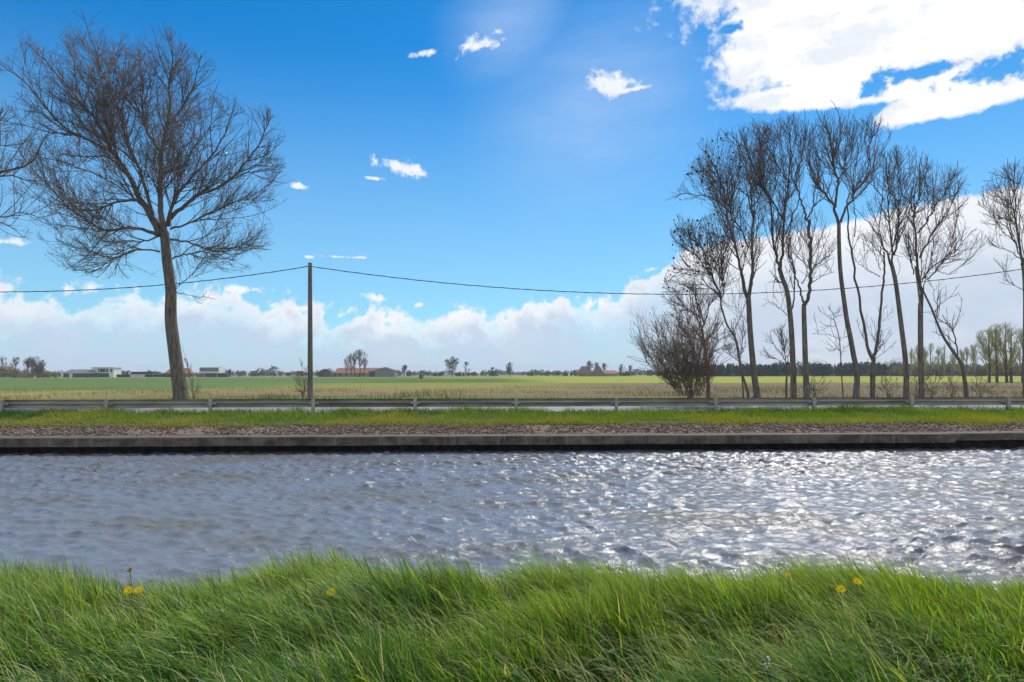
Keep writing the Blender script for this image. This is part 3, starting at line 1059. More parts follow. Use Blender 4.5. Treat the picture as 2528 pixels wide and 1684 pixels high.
for k in range(-9, 11):
    x = X0 + k * SP + 0.8
    mb = MB()
    tz = RAIL_TOP - 1.0 + 0.012
    mb.box(x - 0.055, x + 0.055, -0.11, -0.103, -0.5, tz)
    mb.box(x - 0.004, x + 0.004, -0.103, -0.012, -0.5, tz - 0.01)
    mb.box(x - 0.055, x + 0.055, -0.012, -0.005, -0.5, tz)
    po = mb.build('post', M['steel_post'], rl)
    mb = MB()
    mb.box(x - 0.17, x + 0.17, -0.004, 0.022, tz - 0.20, tz - 0.115)
    for dx in (-0.12, 0.12):
        mb.box(x + dx - 0.02, x + dx + 0.02, -0.02, -0.004, tz - 0.175, tz - 0.14)
    mb.build('bracket', M['steel_post'], po)

# ------------------------------------------------------------------ bare trees
def crp(pts, K):
    """Catmull-Rom through the points, K samples evenly spaced in parameter"""
    p = np.asarray(pts, float)
    p = np.vstack([2 * p[0] - p[1], p, 2 * p[-1] - p[-2]])
    t_ = np.linspace(0, len(p) - 3 - 1e-6, K)
    i = t_.astype(int)
    u = (t_ - i)[:, None]
    a, b_, c_, d = p[i], p[i + 1], p[i + 2], p[i + 3]
    return 0.5 * ((2 * b_) + (c_ - a) * u + (2 * a - 5 * b_ + 4 * c_ - d) * u ** 2 + (3 * b_ - a - 3 * c_ + d) * u ** 3)


PROTO = {}


class Env:
    """crown envelope: silhouette polygon in local (x, z) with a rounded depth"""
    def __init__(s, poly, depth=0.8, res=0.15, ymid=0.0):
        p = np.asarray(poly, float)
        s.x0, s.z0 = p.min(0) - 0.5
        x1, z1 = p.max(0) + 0.5
        s.res = res
        gx = np.arange(s.x0, x1, res)
        gz = np.arange(s.z0, z1, res)
        X, Z = np.meshgrid(gx, gz)
        inside = np.zeros(X.shape, bool)
        n = len(p)
        for i in range(n):
            xa, za = p[i]
            xb, zb = p[(i + 1) % n]
            cr = ((za > Z) != (zb > Z)) & (X < (xb - xa) * (Z - za) / (zb - za + 1e-12) + xa)
            inside ^= cr
        s.ins = inside
        any_ = inside.any(1)
        lo = np.where(any_, inside.argmax(1), 0)
        hi = np.where(any_, inside.shape[1] - 1 - inside[:, ::-1].argmax(1), 0)
        s.cx = s.x0 + res * (lo + hi) / 2
        s.hw = np.maximum(res * (hi - lo) / 2, 0.2)
        s.depth, s.ymid = depth, ymid

    def __call__(s, P_, r=None):
        ix = ((P_[..., 0] - s.x0) / s.res).astype(int)
        iz = ((P_[..., 2] - s.z0) / s.res).astype(int)
        ok = (ix >= 0) & (iz >= 0) & (ix < s.ins.shape[1]) & (iz < s.ins.shape[0])
        ixc, izc = ix.clip(0, s.ins.shape[1] - 1), iz.clip(0, s.ins.shape[0] - 1)
        ok &= s.ins[izc, ixc]
        f = np.clip(1 - ((P_[..., 0] - s.cx[izc]) / (s.hw[izc] * 1.15)) ** 2, 0.05, 1)
        return ok & (np.abs(P_[..., 1] - s.ymid) < s.depth * s.hw[izc] * np.sqrt(f))


def branch_out(PP, RR, r, per_m, t0, lens, ang, up, out, wig, r_start, r_end, K=7, env=None, maxn=None, shrink=0.5, minf=0.25):
    """grow children from parent polylines; lens = (lo, hi) metres, scaled down towards the parent's tip"""
    seg = np.linalg.norm(np.diff(PP, axis=1), axis=2)
    L = seg.sum(1)
    cnt = r.poisson(np.maximum(L * (1 - t0) * per_m, 0.0))
    idx = np.repeat(np.arange(len(PP)), cnt)
    if maxn and len(idx) > maxn:
        idx = r.choice(idx, maxn, replace=False)
    n = len(idx)
    if n == 0:
        return np.zeros((0, K, 3)), np.zeros((0, K))
    t_ = t0 + (1 - t0) * r.uniform(0, 1, n)
    k = t_ * (PP.shape[1] - 1)
    i = np.minimum(k.astype(int), PP.shape[1] - 2)
    u = (k - i)[:, None]
    p = PP[idx, i] * (1 - u) + PP[idx, i + 1] * u
    rad = RR[idx, i] * (1 - u[:, 0]) + RR[idx, i + 1] * u[:, 0]
    d = nrm(PP[idx, i + 1] - PP[idx, i])
    rv = r.normal(size=(n, 3))
    sd = nrm(rv - (rv * d).sum(1, keepdims=True) * d)
    a = np.radians(r.normal(ang, 10, n))[:, None]
    d = nrm(d * np.cos(a) + sd * np.sin(a))
    ln = r.uniform(lens[0], lens[1], n) * (1 - shrink * t_)
    path = [p]
    wv_ = r.normal(size=(n, 3)) * wig
    for s in range(K - 1):
        wv_ = 0.6 * wv_ + r.normal(size=(n, 3)) * wig
        d = nrm(d + wv_ + np.array([0, 0, up]) + out * d * np.array([1, 1, 0]))
        p = p + d * (ln / (K - 1))[:, None]
        path.append(p)
    path = np.stack(path, 1)
    if env is not None:
        ok = env(path)
        ok[:, 0] = True
        first = np.where(ok.all(1), K, ok.argmin(1))
        frac = (first - 1) / (K - 1) * np.where(first < K, r.uniform(0.75, 1.12, n), 1.0)
        kp = frac > minf
        path, frac, rad, ln = path[kp], frac[kp], rad[kp], ln[kp]
        q = frac[:, None] * np.linspace(0, K - 1, K)[None]
        i = np.minimum(q.astype(int), K - 2)
        u = (q - i)[..., None]
        ar = np.arange(len(path))[:, None]
        path = path[ar, i] * (1 - u) + path[ar, i + 1] * u
    r0 = np.minimum(rad * 0.75, r_start * r.uniform(0.75, 1.2, len(rad)))
    r0 = np.maximum(r0, r_end)
    R = r0[:, None] + (r_end - r0)[:, None] * np.linspace(0, 1, K)[None] ** 0.8
    return path, R


def tree_mesh(name, parts, mat, parent, S=None, smooth=True):
    vs, fs, off = [], [], 0
    for (pp, rr, s) in parts:
        if len(pp) == 0:
            continue
        v, f = tubes(pp, rr, s)
        vs.append(v)
        fs.append(f + off)
        off += len(v)
    if not vs:
        return None
    return obj(name, np.concatenate(vs), np.concatenate(fs), mat, parent, smooth)


def local_of(px, py, base, Y):
    """photo pixel at depth Y -> x, z relative to the tree's base"""
    return np.array([(px - CX) / F * Y - base[0], CAMZ + (HY - py) / F * Y - base[2]])


def traced_tree(name, label, cat, Y, base_px, trunks, limbs, env_px, spec, mats, group=None, seed=1, depth=0.8, cones=0, conv=lambda a, b: (a, b), gz=None):
    """trunk and main limbs follow given lines; finer branching grows inside the crown envelope.
    trunks: [([px pts], r_bottom, r_top)], limbs: [([px pts], r0, r1, depth slope)]"""
    r = np.random.default_rng(seed)
    bx = (conv(*base_px)[0] - CX) / F * Y
    base = np.array([bx, Y, gz if gz is not None else 0.96])
    t_ = thing(name, label, cat, tuple(base), 0, group)
    tr = []
    for (pts, r0, r1) in trunks:
        q = np.array([local_of(*conv(*p), base, Y) for p in pts])
        K = 26
        ln = crp(np.stack([q[:, 0], np.zeros(len(q)), q[:, 1]], 1), K)
        ln[:, 1] += 0.10 * np.sin(np.linspace(0, 3, K) + seed)
        s = np.linspace(0, 1, K)
        R = r0 + (r1 - r0) * s ** 0.8
        if q[0, 1] < 1.2:                      # sunk foot with a root flare
            ln[0, 2] = min(ln[0, 2], -0.25)
            R = R + r0 * 0.22 * np.exp(-s / 0.03)
        tr.append((ln[None], R[None], 14))
    trunk = tree_mesh('trunk', tr, mats[0], t_)
    LP, LR = [], []
    for (pts, r0, r1, dy) in limbs:
        q = np.array([local_of(*conv(*p), base, Y) for p in pts])
        x0, z0 = q[0]
        dist = 0.72 * np.hypot(q[:, 0] - x0, q[:, 1] - z0)
        ln = crp(np.stack([q[:, 0], dy * dist * (0.6 + 0.4 * dist / max(dist[-1], 0.1)), q[:, 1]], 1), 22)
        ln[1:-1] += r.normal(size=(20, 3)) * 0.025
        LP.append(ln)
        s = np.linspace(0, 1, 22)
        LR.append(r0 + (r1 - r0) * s ** 0.75)
    LP, LR = np.array(LP), np.array(LR)
    env = Env([local_of(*conv(*p), base, Y) for p in env_px], depth) if env_px else None
    sets = [(LP, LR)]
    src_P, src_R = LP, LR
    fine = []
    for lv in spec:
        kw = dict(lv)
        fr = kw.pop('from_all', False)
        S = kw.pop('S', 4)
        if fr:
            merged = [branch_out(a, c_, r, env=env, **kw) for a, c_ in sets[-2:]]
            Kk = merged[0][0].shape[1]
            nP = np.concatenate([m_[0] for m_ in merged])
            nR = np.concatenate([m_[1] for m_ in merged])
        else:
            nP, nR = branch_out(sets[-1][0], sets[-1][1], r, env=env, **kw)
        sets.append((nP, nR))
        fine.append((nP, nR, S))
    tree_mesh('limbs', [(LP, LR, 8)], mats[1], t_)
    tree_mesh('crown', fine, mats[2], t_)
    if cones:
        ends = sets[-1][0][:, -1]
        pick = r.choice(len(ends), min(cones, len(ends)), replace=False)
        cc_ = ends[pick]
        hi = np.array([local_of(*conv(*p), base, Y) for p in env_px])
        keep = r.uniform(0, 1, len(cc_)) < np.clip(1.15 - (cc_[:, 0] - hi[:, 0].min()) / (np.ptp(hi[:, 0]) * 0.75), 0.05, 1)
        cc_ = cc_[keep][:98]
        if 'seed' not in PROTO:
            v, f = scatter_lumps(np.zeros((1, 3)), np.array([[1.0, 1.0, 1.25]]), 0.25, 4)
            PROTO['seed'] = obj('seed_cluster', v, f, M['cone'], t_, True)
            todo = [PROTO['seed']]
        else:
            todo = []
        while len(todo) < len(cc_):
            c_ = PROTO['seed'].copy()
            COL.objects.link(c_)
            todo.append(c_)
        for c_, q_ in zip(todo, cc_):
            c_.parent = t_
            c_.location = (q_[0], q_[1], q_[2] - 0.04)
            c_.scale = [r.uniform(0.032, 0.058)] * 3
            c_.rotation_euler = (0, 0, r.uniform(0, 6))
    return t_


c1 = lambda a, b_: (a * 0.4847, b_ * 0.4847)
c5 = lambda a, b_: (1500 + a * 0.5102, 220 + b_ * 0.5102)
cB = lambda a, b_: (1540 + a * 0.2424, 280 + b_ * 0.2424)
cC = lambda a, b_: (1860 + a * 0.2424, 240 + b_ * 0.2424)
cD = lambda a, b_: (2160 + a * 0.2424, 340 + b_ * 0.2424)
cE = lambda a, b_: (1540 + a * 0.2296, 640 + b_ * 0.2296)
cF = lambda a, b_: (1860 + a * 0.2424, 620 + b_ * 0.2424)
px = lambda conv, pts: [conv(*p) for p in pts]

POPLAR = [dict(per_m=3.1, t0=0.12, lens=(2.0, 5.0), ang=38, up=0.10, out=0.0, wig=0.06, r_start=0.038, r_end=0.010, K=9, S=5, shrink=0.4),
          dict(per_m=3.5, t0=0.15, lens=(0.9, 2.2), ang=40, up=0.10, out=0.0, wig=0.07, r_start=0.015, r_end=0.006, K=6, S=3, from_all=True, minf=0.3),
          dict(per_m=6.0, t0=0.15, lens=(0.30, 0.85), ang=42, up=0.12, out=0.0, wig=0.07, r_start=0.0075, r_end=0.0045, K=4, S=3, maxn=60000, minf=0.3)]

# the big poplar on the left
big_env = [(20, 440), (60, 380), (105, 330), (110, 260), (95, 190), (130, 150), (190, 205), (250, 225), (280, 140), (330, 130), (370, 85), (400, 78), (440, 120),
           (480, 150), (540, 118), (600, 140), (645, 130), (675, 180), (692, 260), (720, 210), (750, 138), (800, 170), (865, 132), (905, 180), (940, 235), (990, 250),
           (1040, 310), (1085, 300), (1130, 370), (1160, 450), (1160, 520), (1220, 620), (1290, 578), (1350, 610), (1410, 585), (1455, 660), (1440, 780), (1465, 900),
           (1430, 960), (1390, 1020), (1320, 1060), (1355, 1150), (1350, 1230), (1300, 1330), (1210, 1390), (1060, 1400), (1060, 1470), (1135, 1500), (1080, 1555),
           (930, 1560), (890, 1420), (800, 1430), (700, 1425), (560, 1440), (430, 1420), (290, 1370), (260, 1290), (230, 1190), (150, 1120), (100, 1080), (90, 800), (100, 640), (40, 520)]
YB = 35.0
big_limbs = [
    ([(815, 1195), (770, 1100), (700, 990), (650, 890), (600, 810), (545, 740), (470, 600), (400, 520), (330, 440), (220, 320), (140, 200)], 0.19, 0.018, 0.10),
    ([(545, 755), (450, 710), (370, 670), (300, 590), (230, 480), (130, 400)], 0.085, 0.015, -0.45),
    ([(600, 800), (560, 680), (510, 580), (480, 430), (420, 250), (395, 120)], 0.08, 0.015, 0.35),
    ([(780, 1100), (740, 900), (690, 760), (660, 600), (600, 400), (550, 160)], 0.10, 0.015, -0.30),
    ([(838, 1180), (815, 1040), (810, 900), (815, 780), (840, 640), (860, 540), (850, 420), (870, 280), (860, 160)], 0.17, 0.018, 0.05),
    ([(810, 760), (740, 660), (700, 570), (680, 420), (640, 260), (620, 160)], 0.075, 0.014, 0.40),
    ([(835, 660), (900, 600), (980, 520), (1040, 420), (1080, 330)], 0.06, 0.014, -0.40),
    ([(850, 1150), (880, 1020), (920, 930), (1000, 820), (1080, 680), (1120, 520), (1130, 410)], 0.10, 0.015, 0.35),
    ([(820, 890), (880, 875), (950, 860), (1020, 780), (1080, 740), (1180, 660)], 0.06, 0.013, -0.55),
    ([(868, 1110), (930, 1060), (1010, 1000), (1120, 965), (1230, 890), (1320, 800), (1390, 700), (1405, 610)], 0.12, 0.015, -0.20),
    ([(1230, 890), (1320, 860), (1440, 830)], 0.04, 0.012, 0.3),
    ([(810, 1200), (740, 1170), (650, 1160), (560, 1180), (470, 1130), (370, 1060), (280, 950), (200, 860), (140, 760)], 0.10, 0.014, -0.15),
    ([(690, 1015), (620, 1015), (540, 1030), (470, 1050), (380, 1045), (270, 1010), (150, 990)], 0.07, 0.013, 0.45),
    ([(640, 880), (540, 790), (430, 770), (300, 750), (180, 720)], 0.06, 0.013, 0.55),
    ([(815, 1280), (730, 1268), (650, 1300), (580, 1340), (530, 1390), (430, 1390)], 0.05, 0.012, -0.35),
    ([(818, 1200), (720, 1220), (600, 1210), (460, 1230), (340, 1290)], 0.05, 0.012, 0.55),
    ([(868, 1215), (940, 1225), (1010, 1245), (1100, 1275), (1200, 1230), (1310, 1150)], 0.06, 0.012, 0.3),
    ([(880, 1315), (960, 1295), (1060, 1285), (1140, 1320), (1250, 1340)], 0.045, 0.012, -0.35),
    ([(868, 1165), (960, 1125), (1060, 1060), (1150, 1000), (1270, 975)], 0.06, 0.012, 0.5),
    ([(865, 1150), (900, 1040), (950, 950), (960, 800), (990, 640)], 0.06, 0.012, -0.7),
    ([(830, 1120), (790, 980), (780, 820), (760, 640), (770, 420)], 0.08, 0.012, 0.75),
    ([(820, 1150), (760, 1060), (640, 960), (500, 900), (360, 880)], 0.06, 0.012, -0.8),
    ([(895, 1470), (930, 1430), (975, 1395)], 0.022, 0.010, 0.2),
    ([(900, 1485), (960, 1500), (1050, 1515), (1120, 1530)], 0.022, 0.010, -0.3)]
traced_tree('bare_tree', 'large bare poplar with wide rounded crown, left of the pole', 'tree', YB, (451 / .4847, 981 / .4847),
            [(px(lambda a, b_: (a / .4847, b_ / .4847), [(451, 990), (444, 940), (438, 900), (431, 850), (424, 800), (422, 760), (422, 720), (417, 680), (411, 640), (407, 600), (404, 570)]), 0.36, 0.215)],
            big_limbs, big_env, POPLAR, (M['bark_poplar'], M['bark_limb'], M['twig']), None, 11, 0.55, conv=c1)

# tree at the left edge: only its right-hand branches are in view
traced_tree('bare_tree', 'bare tree cut off by the left edge, only its branches showing', 'tree', 38.0, (-150, 981),
            [([(-150, 990), (-152, 800), (-148, 640), (-150, 560)], 0.38, 0.24)],
            [([(-150, 570), (-100, 500), (-20, 425), (60, 398), (90, 340), (110, 300)], 0.14, 0.014, 0.1),
             ([(-148, 560), (-120, 420), (-60, 330), (10, 370), (30, 310), (42, 280)], 0.12, 0.014, -0.2),
             ([(-150, 590), (-60, 530), (0, 532), (45, 520), (110, 540)], 0.07, 0.012, 0.1),
             ([(-150, 600), (-60, 540), (0, 548), (40, 562), (85, 590)], 0.06, 0.012, -0.2),
             ([(-100, 500), (-20, 430), (40, 432), (110, 455), (130, 470)], 0.06, 0.012, 0.3),
             ([(-150, 560), (-170, 420), (-150, 260), (-140, 140)], 0.15, 0.014, 0.0),
             ([(-150, 580), (-230, 470), (-330, 350)], 0.12, 0.014, 0.1), ([(-150, 600), (-260, 560), (-380, 540)], 0.09, 0.014, -0.3)],
            [(-420, 560), (-380, 330), (-250, 160), (-120, 110), (-30, 180), (30, 260), (80, 300), (120, 380), (140, 450), (130, 540), (95, 605), (40, 600), (-60, 600), (-250, 620)],
            [dict(POPLAR[0], per_m=1.7), dict(POPLAR[1], per_m=2.6), dict(POPLAR[2], per_m=3.0, maxn=14000)],
            (M['bark_poplar'], M['bark_limb'], M['twig']), None, 12, 0.75)

ASH = [dict(per_m=3.3, t0=0.10, lens=(1.8, 4.6), ang=34, up=0.11, out=0.0, wig=0.045, r_start=0.025, r_end=0.009, K=9, S=5, shrink=0.4),
       dict(per_m=3.1, t0=0.10, lens=(0.8, 2.0), ang=38, up=0.11, out=0.0, wig=0.055, r_start=0.012, r_end=0.0058, K=6, S=3, from_all=True, minf=0.3),
       dict(per_m=3.0, t0=0.2, lens=(0.25, 0.75), ang=38, up=0.12, out=0.0, wig=0.06, r_start=0.0072, r_end=0.0045, K=4, S=3, maxn=18000, minf=0.3)]
ashm = (M['bark_ash'], M['bark_limb'], M['twig_dark'])
GRP = 'tall bare trees in the roadside row on the right'


def ash(label, Y, base, trunks, limbs, env, seed, cones=0, dens=1.0, depth=0.8, name='bare_tree', group=GRP, mats=None, maxl=1.0):
    trunks = [(a, r0 * 0.62, r1 * 0.62) for a, r0, r1 in trunks]
    limbs = [(a, max(r0 * 0.72, 0.012), r1 * 0.8, d_) for a, r0, r1, d_ in limbs]
    spec = [dict(s, per_m=s['per_m'] * dens * 1.15, lens=tuple(l_ * maxl for l_ in s['lens'])) for s in ASH]
    return traced_tree(name, label, 'tree', Y, base, trunks, limbs, env, spec, mats or ashm, group, seed, depth, cones)


# T1: leaning double-stemmed tree hung with dark seed clusters
ash('tall bare tree with dark seed clusters, leftmost tall trunk of the row', 35.0, c5(727, 1485),
    [(px(c5, [(728, 1490), (712, 1400), (700, 1300), (688, 1180), (681, 1060), (678, 1000)]), 0.27, 0.19)],
    [(px(c5, [(675, 1010), (655, 930), (650, 880)]) + px(cB, [(1190, 1568), (1165, 1400), (1110, 1200), (1080, 1100), (1060, 950), (1050, 780), (1000, 600), (930, 450), (850, 340), (790, 260)]), 0.14, 0.015, 0.12),
     (px(c5, [(684, 1010), (700, 900)]) + px(cB, [(1305, 1568), (1295, 1300), (1300, 1100), (1290, 950), (1260, 780), (1220, 560), (1150, 400), (1050, 250)]), 0.14, 0.015, -0.12),
     (px(cB, [(1270, 1380), (1200, 1150), (1120, 1050), (1110, 900), (1180, 700), (1230, 500), (1250, 300), (1240, 110)]), 0.06, 0.013, 0.3),
     (px(cB, [(1175, 1500), (1040, 1340), (960, 1270), (860, 1230), (760, 1180)]), 0.05, 0.013, -0.3),
     (px(cB, [(1060, 980), (960, 900), (860, 840), (740, 830), (600, 820), (430, 880)]), 0.045, 0.012, 0.1),
     (px(cB, [(1050, 800), (940, 700), (800, 640), (700, 580)]), 0.04, 0.012, -0.3),
     (px(cB, [(1290, 980), (1390, 860), (1440, 700), (1420, 480), (1440, 200)]), 0.05, 0.012, 0.3),
     (px(c5, [(690, 1000), (740, 830), (760, 770), (770, 700)]), 0.04, 0.012, 0.4)],
    px(c5, [(340, 470), (300, 530), (440, 560), (480, 620), (420, 700), (480, 800), (560, 900), (640, 930), (730, 900), (790, 760), (780, 600), (800, 400), (780, 220), (740, 150), (650, 160), (560, 205), (440, 230), (450, 300), (400, 350), (370, 400)]),
    21, cones=260, dens=1.0)

# T0: low crooked tree arching left, seed clusters
ash('crooked bare tree arching left over the bush, hung with seed clusters', 34.6, c5(682, 1485),
    [(px(c5, [(684, 1490), (665, 1430), (645, 1370), (632, 1290), (618, 1220), (600, 1180), (575, 1140), (555, 1070)]), 0.115, 0.075)],
    [(px(c5, [(556, 1075), (548, 1020), (530, 960), (505, 900), (470, 850), (430, 800), (380, 770), (330, 720)]), 0.07, 0.013, 0.1),
     (px(c5, [(530, 965), (480, 900), (420, 880), (360, 880), (300, 920), (275, 960)]), 0.04, 0.012, -0.2),
     (px(c5, [(505, 900), (480, 800), (440, 720), (420, 650), (440, 620)]), 0.04, 0.012, 0.3),
     (px(c5, [(548, 1030), (560, 950), (540, 860), (560, 760), (580, 700)]), 0.045, 0.012, -0.4),
     (px(c5, [(540, 990), (480, 950), (400, 960), (330, 1000)]), 0.035, 0.012, 0.4),
     (px(c5, [(600, 1180), (640, 1120), (650, 1060)]), 0.025, 0.010, 0.2)],
    px(c5, [(295, 700), (310, 640), (350, 605), (420, 640), (500, 600), (600, 650), (660, 760), (650, 900), (690, 960), (690, 1180), (640, 1190), (580, 1080), (470, 1030), (330, 1010), (240, 960), (290, 860), (330, 800), (300, 760)]),
    22, cones=180, dens=1.15)

# T2
ash('tall bare tree with straight trunk forking high, second tall trunk from the left', 35.3, c5(896, 1480),
    [(px(cF, [(402, 1490), (398, 1300), (392, 1100), (385, 900), (372, 680), (355, 500), (335, 380), (300, 280), (270, 170)]), 0.25, 0.165)],
    [(px(cF, [(272, 180), (250, 90), (231, 10)]) + px(cC, [(205, 1400), (208, 1150), (190, 1000), (110, 900), (60, 750), (0, 600), (-40, 420), (-90, 260)]), 0.12, 0.014, 0.15),
     (px(cF, [(275, 180), (290, 40)]) + px(cC, [(300, 1250), (325, 1030), (340, 830), (350, 600), (335, 400), (320, 230)]), 0.12, 0.014, -0.1),
     (px(cC, [(300, 1250), (220, 1090), (120, 930), (90, 760), (130, 560), (110, 300)]), 0.07, 0.013, 0.3),
     (px(cC, [(330, 1400), (390, 1230), (450, 1050), (400, 900), (420, 700), (430, 450), (400, 230)]), 0.06, 0.013, -0.35),
     (px(cC, [(335, 850), (260, 700), (220, 520), (200, 330)]), 0.06, 0.013, 0.2),
     (px(cF, [(380, 630), (420, 480), (440, 200), (400, 50)]) + px(cC, [(420, 1450), (480, 1330)]), 0.07, 0.013, 0.25),
     (px(cF, [(290, 330), (240, 310), (205, 260)]), 0.05, 0.03, -0.2),
     (px(cF, [(345, 660), (280, 590), (190, 520), (100, 560)]), 0.03, 0.011, 0.3)],
    px(c5, [(640, 180), (720, 145), (800, 150), (880, 130), (960, 150), (975, 260), (950, 420), (920, 560), (930, 700), (930, 900), (900, 1040), (850, 1080), (750, 1050), (730, 1000), (780, 900), (770, 760), (700, 640), (690, 500), (640, 330)]),
    23, dens=1.1)

# T3
ash('bare tree with narrow V fork low on its trunk, third tall trunk from the left', 34.7, c5(960, 1480),
    [(px(cF, [(535, 1490), (530, 1300), (527, 1050), (525, 800), (523, 600), (525, 540)]), 0.25, 0.165)],
    [(px(cF, [(520, 550), (495, 480), (480, 380), (450, 280), (430, 180), (410, 60)]) + px(cC, [(380, 1480), (400, 1380)]), 0.09, 0.013, 0.2),
     (px(cF, [(530, 550), (560, 470), (580, 300), (575, 150), (575, 0)]) + px(cC, [(555, 1400), (550, 1260)]), 0.13, 0.10, -0.05),
     (px(cC, [(548, 1265), (530, 1180), (500, 1080), (480, 980), (440, 880), (460, 740), (530, 600), (550, 420), (540, 260)]), 0.085, 0.013, 0.15),
     (px(cC, [(552, 1265), (580, 1190), (610, 1120), (680, 1060), (740, 990), (770, 860), (720, 700)]), 0.07, 0.013, -0.2),
     (px(cC, [(610, 1120), (620, 1000), (655, 880), (640, 760), (600, 600), (580, 400)]), 0.05, 0.013, 0.3),
     (px(cF, [(585, 230), (650, 150), (740, 80), (830, 20)]), 0.04, 0.012, 0.4),
     (px(cF, [(580, 330), (650, 290), (750, 240), (800, 230)]), 0.035, 0.011, -0.3),
     (px(cF, [(500, 340), (560, 220), (530, 60)]), 0.04, 0.011, 0.4)],
    px(c5, [(860, 640), (900, 560), (880, 420), (880, 260), (920, 170), (970, 160), (1010, 240), (1030, 400), (1060, 520), (1030, 580), (1070, 640), (1110, 720), (1110, 800), (1080, 910), (1010, 960), (930, 960), (880, 880), (840, 780)]),
    24, dens=0.95)

# T4
ash('tallest bare tree of the row, bare leaning trunk and high fan crown', 35.0, c5(1202, 1480),
    [(px(cF, [(1045, 1490), (1050, 1400), (1060, 1300), (1050, 1180), (1030, 1080), (1000, 900), (960, 700), (930, 480), (900, 260), (885, 60)]) + px(cC, [(878, 1450), (875, 1290)]), 0.25, 0.14)],
    [(px(cC, [(868, 1290), (830, 1130), (790, 1060), (740, 980), (690, 920), (650, 870), (600, 740), (570, 500), (590, 280)]), 0.11, 0.013, 0.15),
     (px(cC, [(835, 1130), (850, 950), (850, 860), (810, 720), (775, 560), (740, 400), (650, 280), (595, 170)]), 0.10, 0.013, -0.15),
     (px(cC, [(850, 870), (910, 780), (960, 640), (970, 520), (1050, 400), (1070, 230)]), 0.06, 0.013, 0.25),
     (px(cC, [(800, 700), (830, 520), (860, 340), (800, 170), (725, 100)]), 0.05, 0.012, -0.3),
     (px(cC, [(888, 1285), (930, 1150), (1000, 1050), (1040, 960), (1130, 850), (1160, 660), (1150, 520), (1240, 350), (1270, 200)]), 0.10, 0.013, -0.1),
     (px(cC, [(1130, 850), (1220, 760), (1280, 560), (1370, 430)]), 0.045, 0.012, 0.3),
     (px(cC, [(1010, 1050), (1080, 1000), (1180, 860), (1280, 760)]), 0.05, 0.012, -0.4),
     (px(cC, [(745, 985), (690, 780), (690, 560), (680, 360)]), 0.05, 0.012, 0.45)],
    px(c5, [(985, 180), (1000, 110), (1050, 95), (1130, 115), (1220, 150), (1300, 140), (1330, 200), (1360, 240), (1330, 300), (1300, 420), (1240, 540), (1170, 640), (1120, 640), (1050, 560), (990, 480), (970, 340)]),
    25, dens=1.1)

# T5: V-shaped pair
ash('bare tree splitting low into a wide dark V of two stems', 35.4, c5(1287, 1480),
    [(px(cF, [(1222, 1490), (1220, 1300), (1220, 1180), (1218, 1090)]), 0.19, 0.16)],
    [(px(cF, [(1212, 1105), (1170, 1020), (1150, 900), (1125, 680), (1090, 440), (1060, 220), (1030, 0)]) + px(cC, [(1020, 1450), (1005, 1220), (1020, 1050), (1040, 950)]), 0.12, 0.04, 0.1),
     (px(cF, [(1224, 1105), (1250, 960), (1275, 700), (1290, 400), (1300, 200), (1290, 30)]), 0.12, 0.05, -0.1),
     (px(cC, [(1030, 1430), (1055, 1200), (1060, 1050), (1130, 900), (1160, 740)]), 0.04, 0.012, 0.3),
     (px(cC, [(1040, 960), (1000, 860), (930, 800)]), 0.03, 0.011, -0.4),
     (px(cC, [(1040, 960), (1090, 820), (1140, 640)]), 0.04, 0.011, 0.2),
     (px(cF, [(1290, 270), (1200, 210), (1100, 130), (1060, 60)]), 0.035, 0.011, 0.3),
     (px(cF, [(1295, 200), (1240, 80), (1180, -60), (1170, -140)]), 0.03, 0.011, -0.3),
     (px(cF, [(1292, 30), (1310, -80), (1300, -180)]), 0.04, 0.011, 0.2)],
    px(c5, [(1150, 520), (1180, 420), (1230, 370), (1300, 350), (1330, 400), (1290, 520), (1230, 600), (1240, 700), (1330, 700), (1340, 820), (1320, 900), (1240, 890), (1200, 840), (1140, 760), (1170, 640)]),
    26, dens=0.9)

# T9: thin sapling
ash('thin pale bare sapling with sparse sideways twigs between the tall trunks', 34.4, c5(1140, 1478),
    [(px(cF, [(925, 1490), (905, 1300), (890, 1100), (870, 900), (840, 790), (810, 700)]), 0.055, 0.03)],
    [(px(cF, [(812, 705), (830, 660), (790, 610), (765, 580)]), 0.02, 0.010, 0.2), (px(cF, [(810, 700), (740, 660), (660, 610)]), 0.018, 0.009, -0.2),
     (px(cF, [(860, 890), (780, 860), (700, 850), (620, 845)]), 0.018, 0.009, 0.3), (px(cF, [(862, 900), (940, 880), (1000, 850)]), 0.015, 0.009, -0.2),
     (px(cF, [(835, 775), (760, 772), (680, 776)]), 0.014, 0.009, 0.1), (px(cF, [(888, 1070), (930, 1000), (980, 970)]), 0.016, 0.009, 0.4),
     (px(cF, [(885, 1020), (840, 1000), (800, 1010)]), 0.012, 0.009, -0.4), (px(cF, [(830, 680), (880, 660), (915, 655)]), 0.012, 0.009, 0.3)],
    px(cF, [(600, 560), (760, 520), (920, 560), (1010, 800), (1000, 1050), (780, 1060), (600, 900)]), 27, dens=0.5, name='bare_sapling', maxl=0.4)

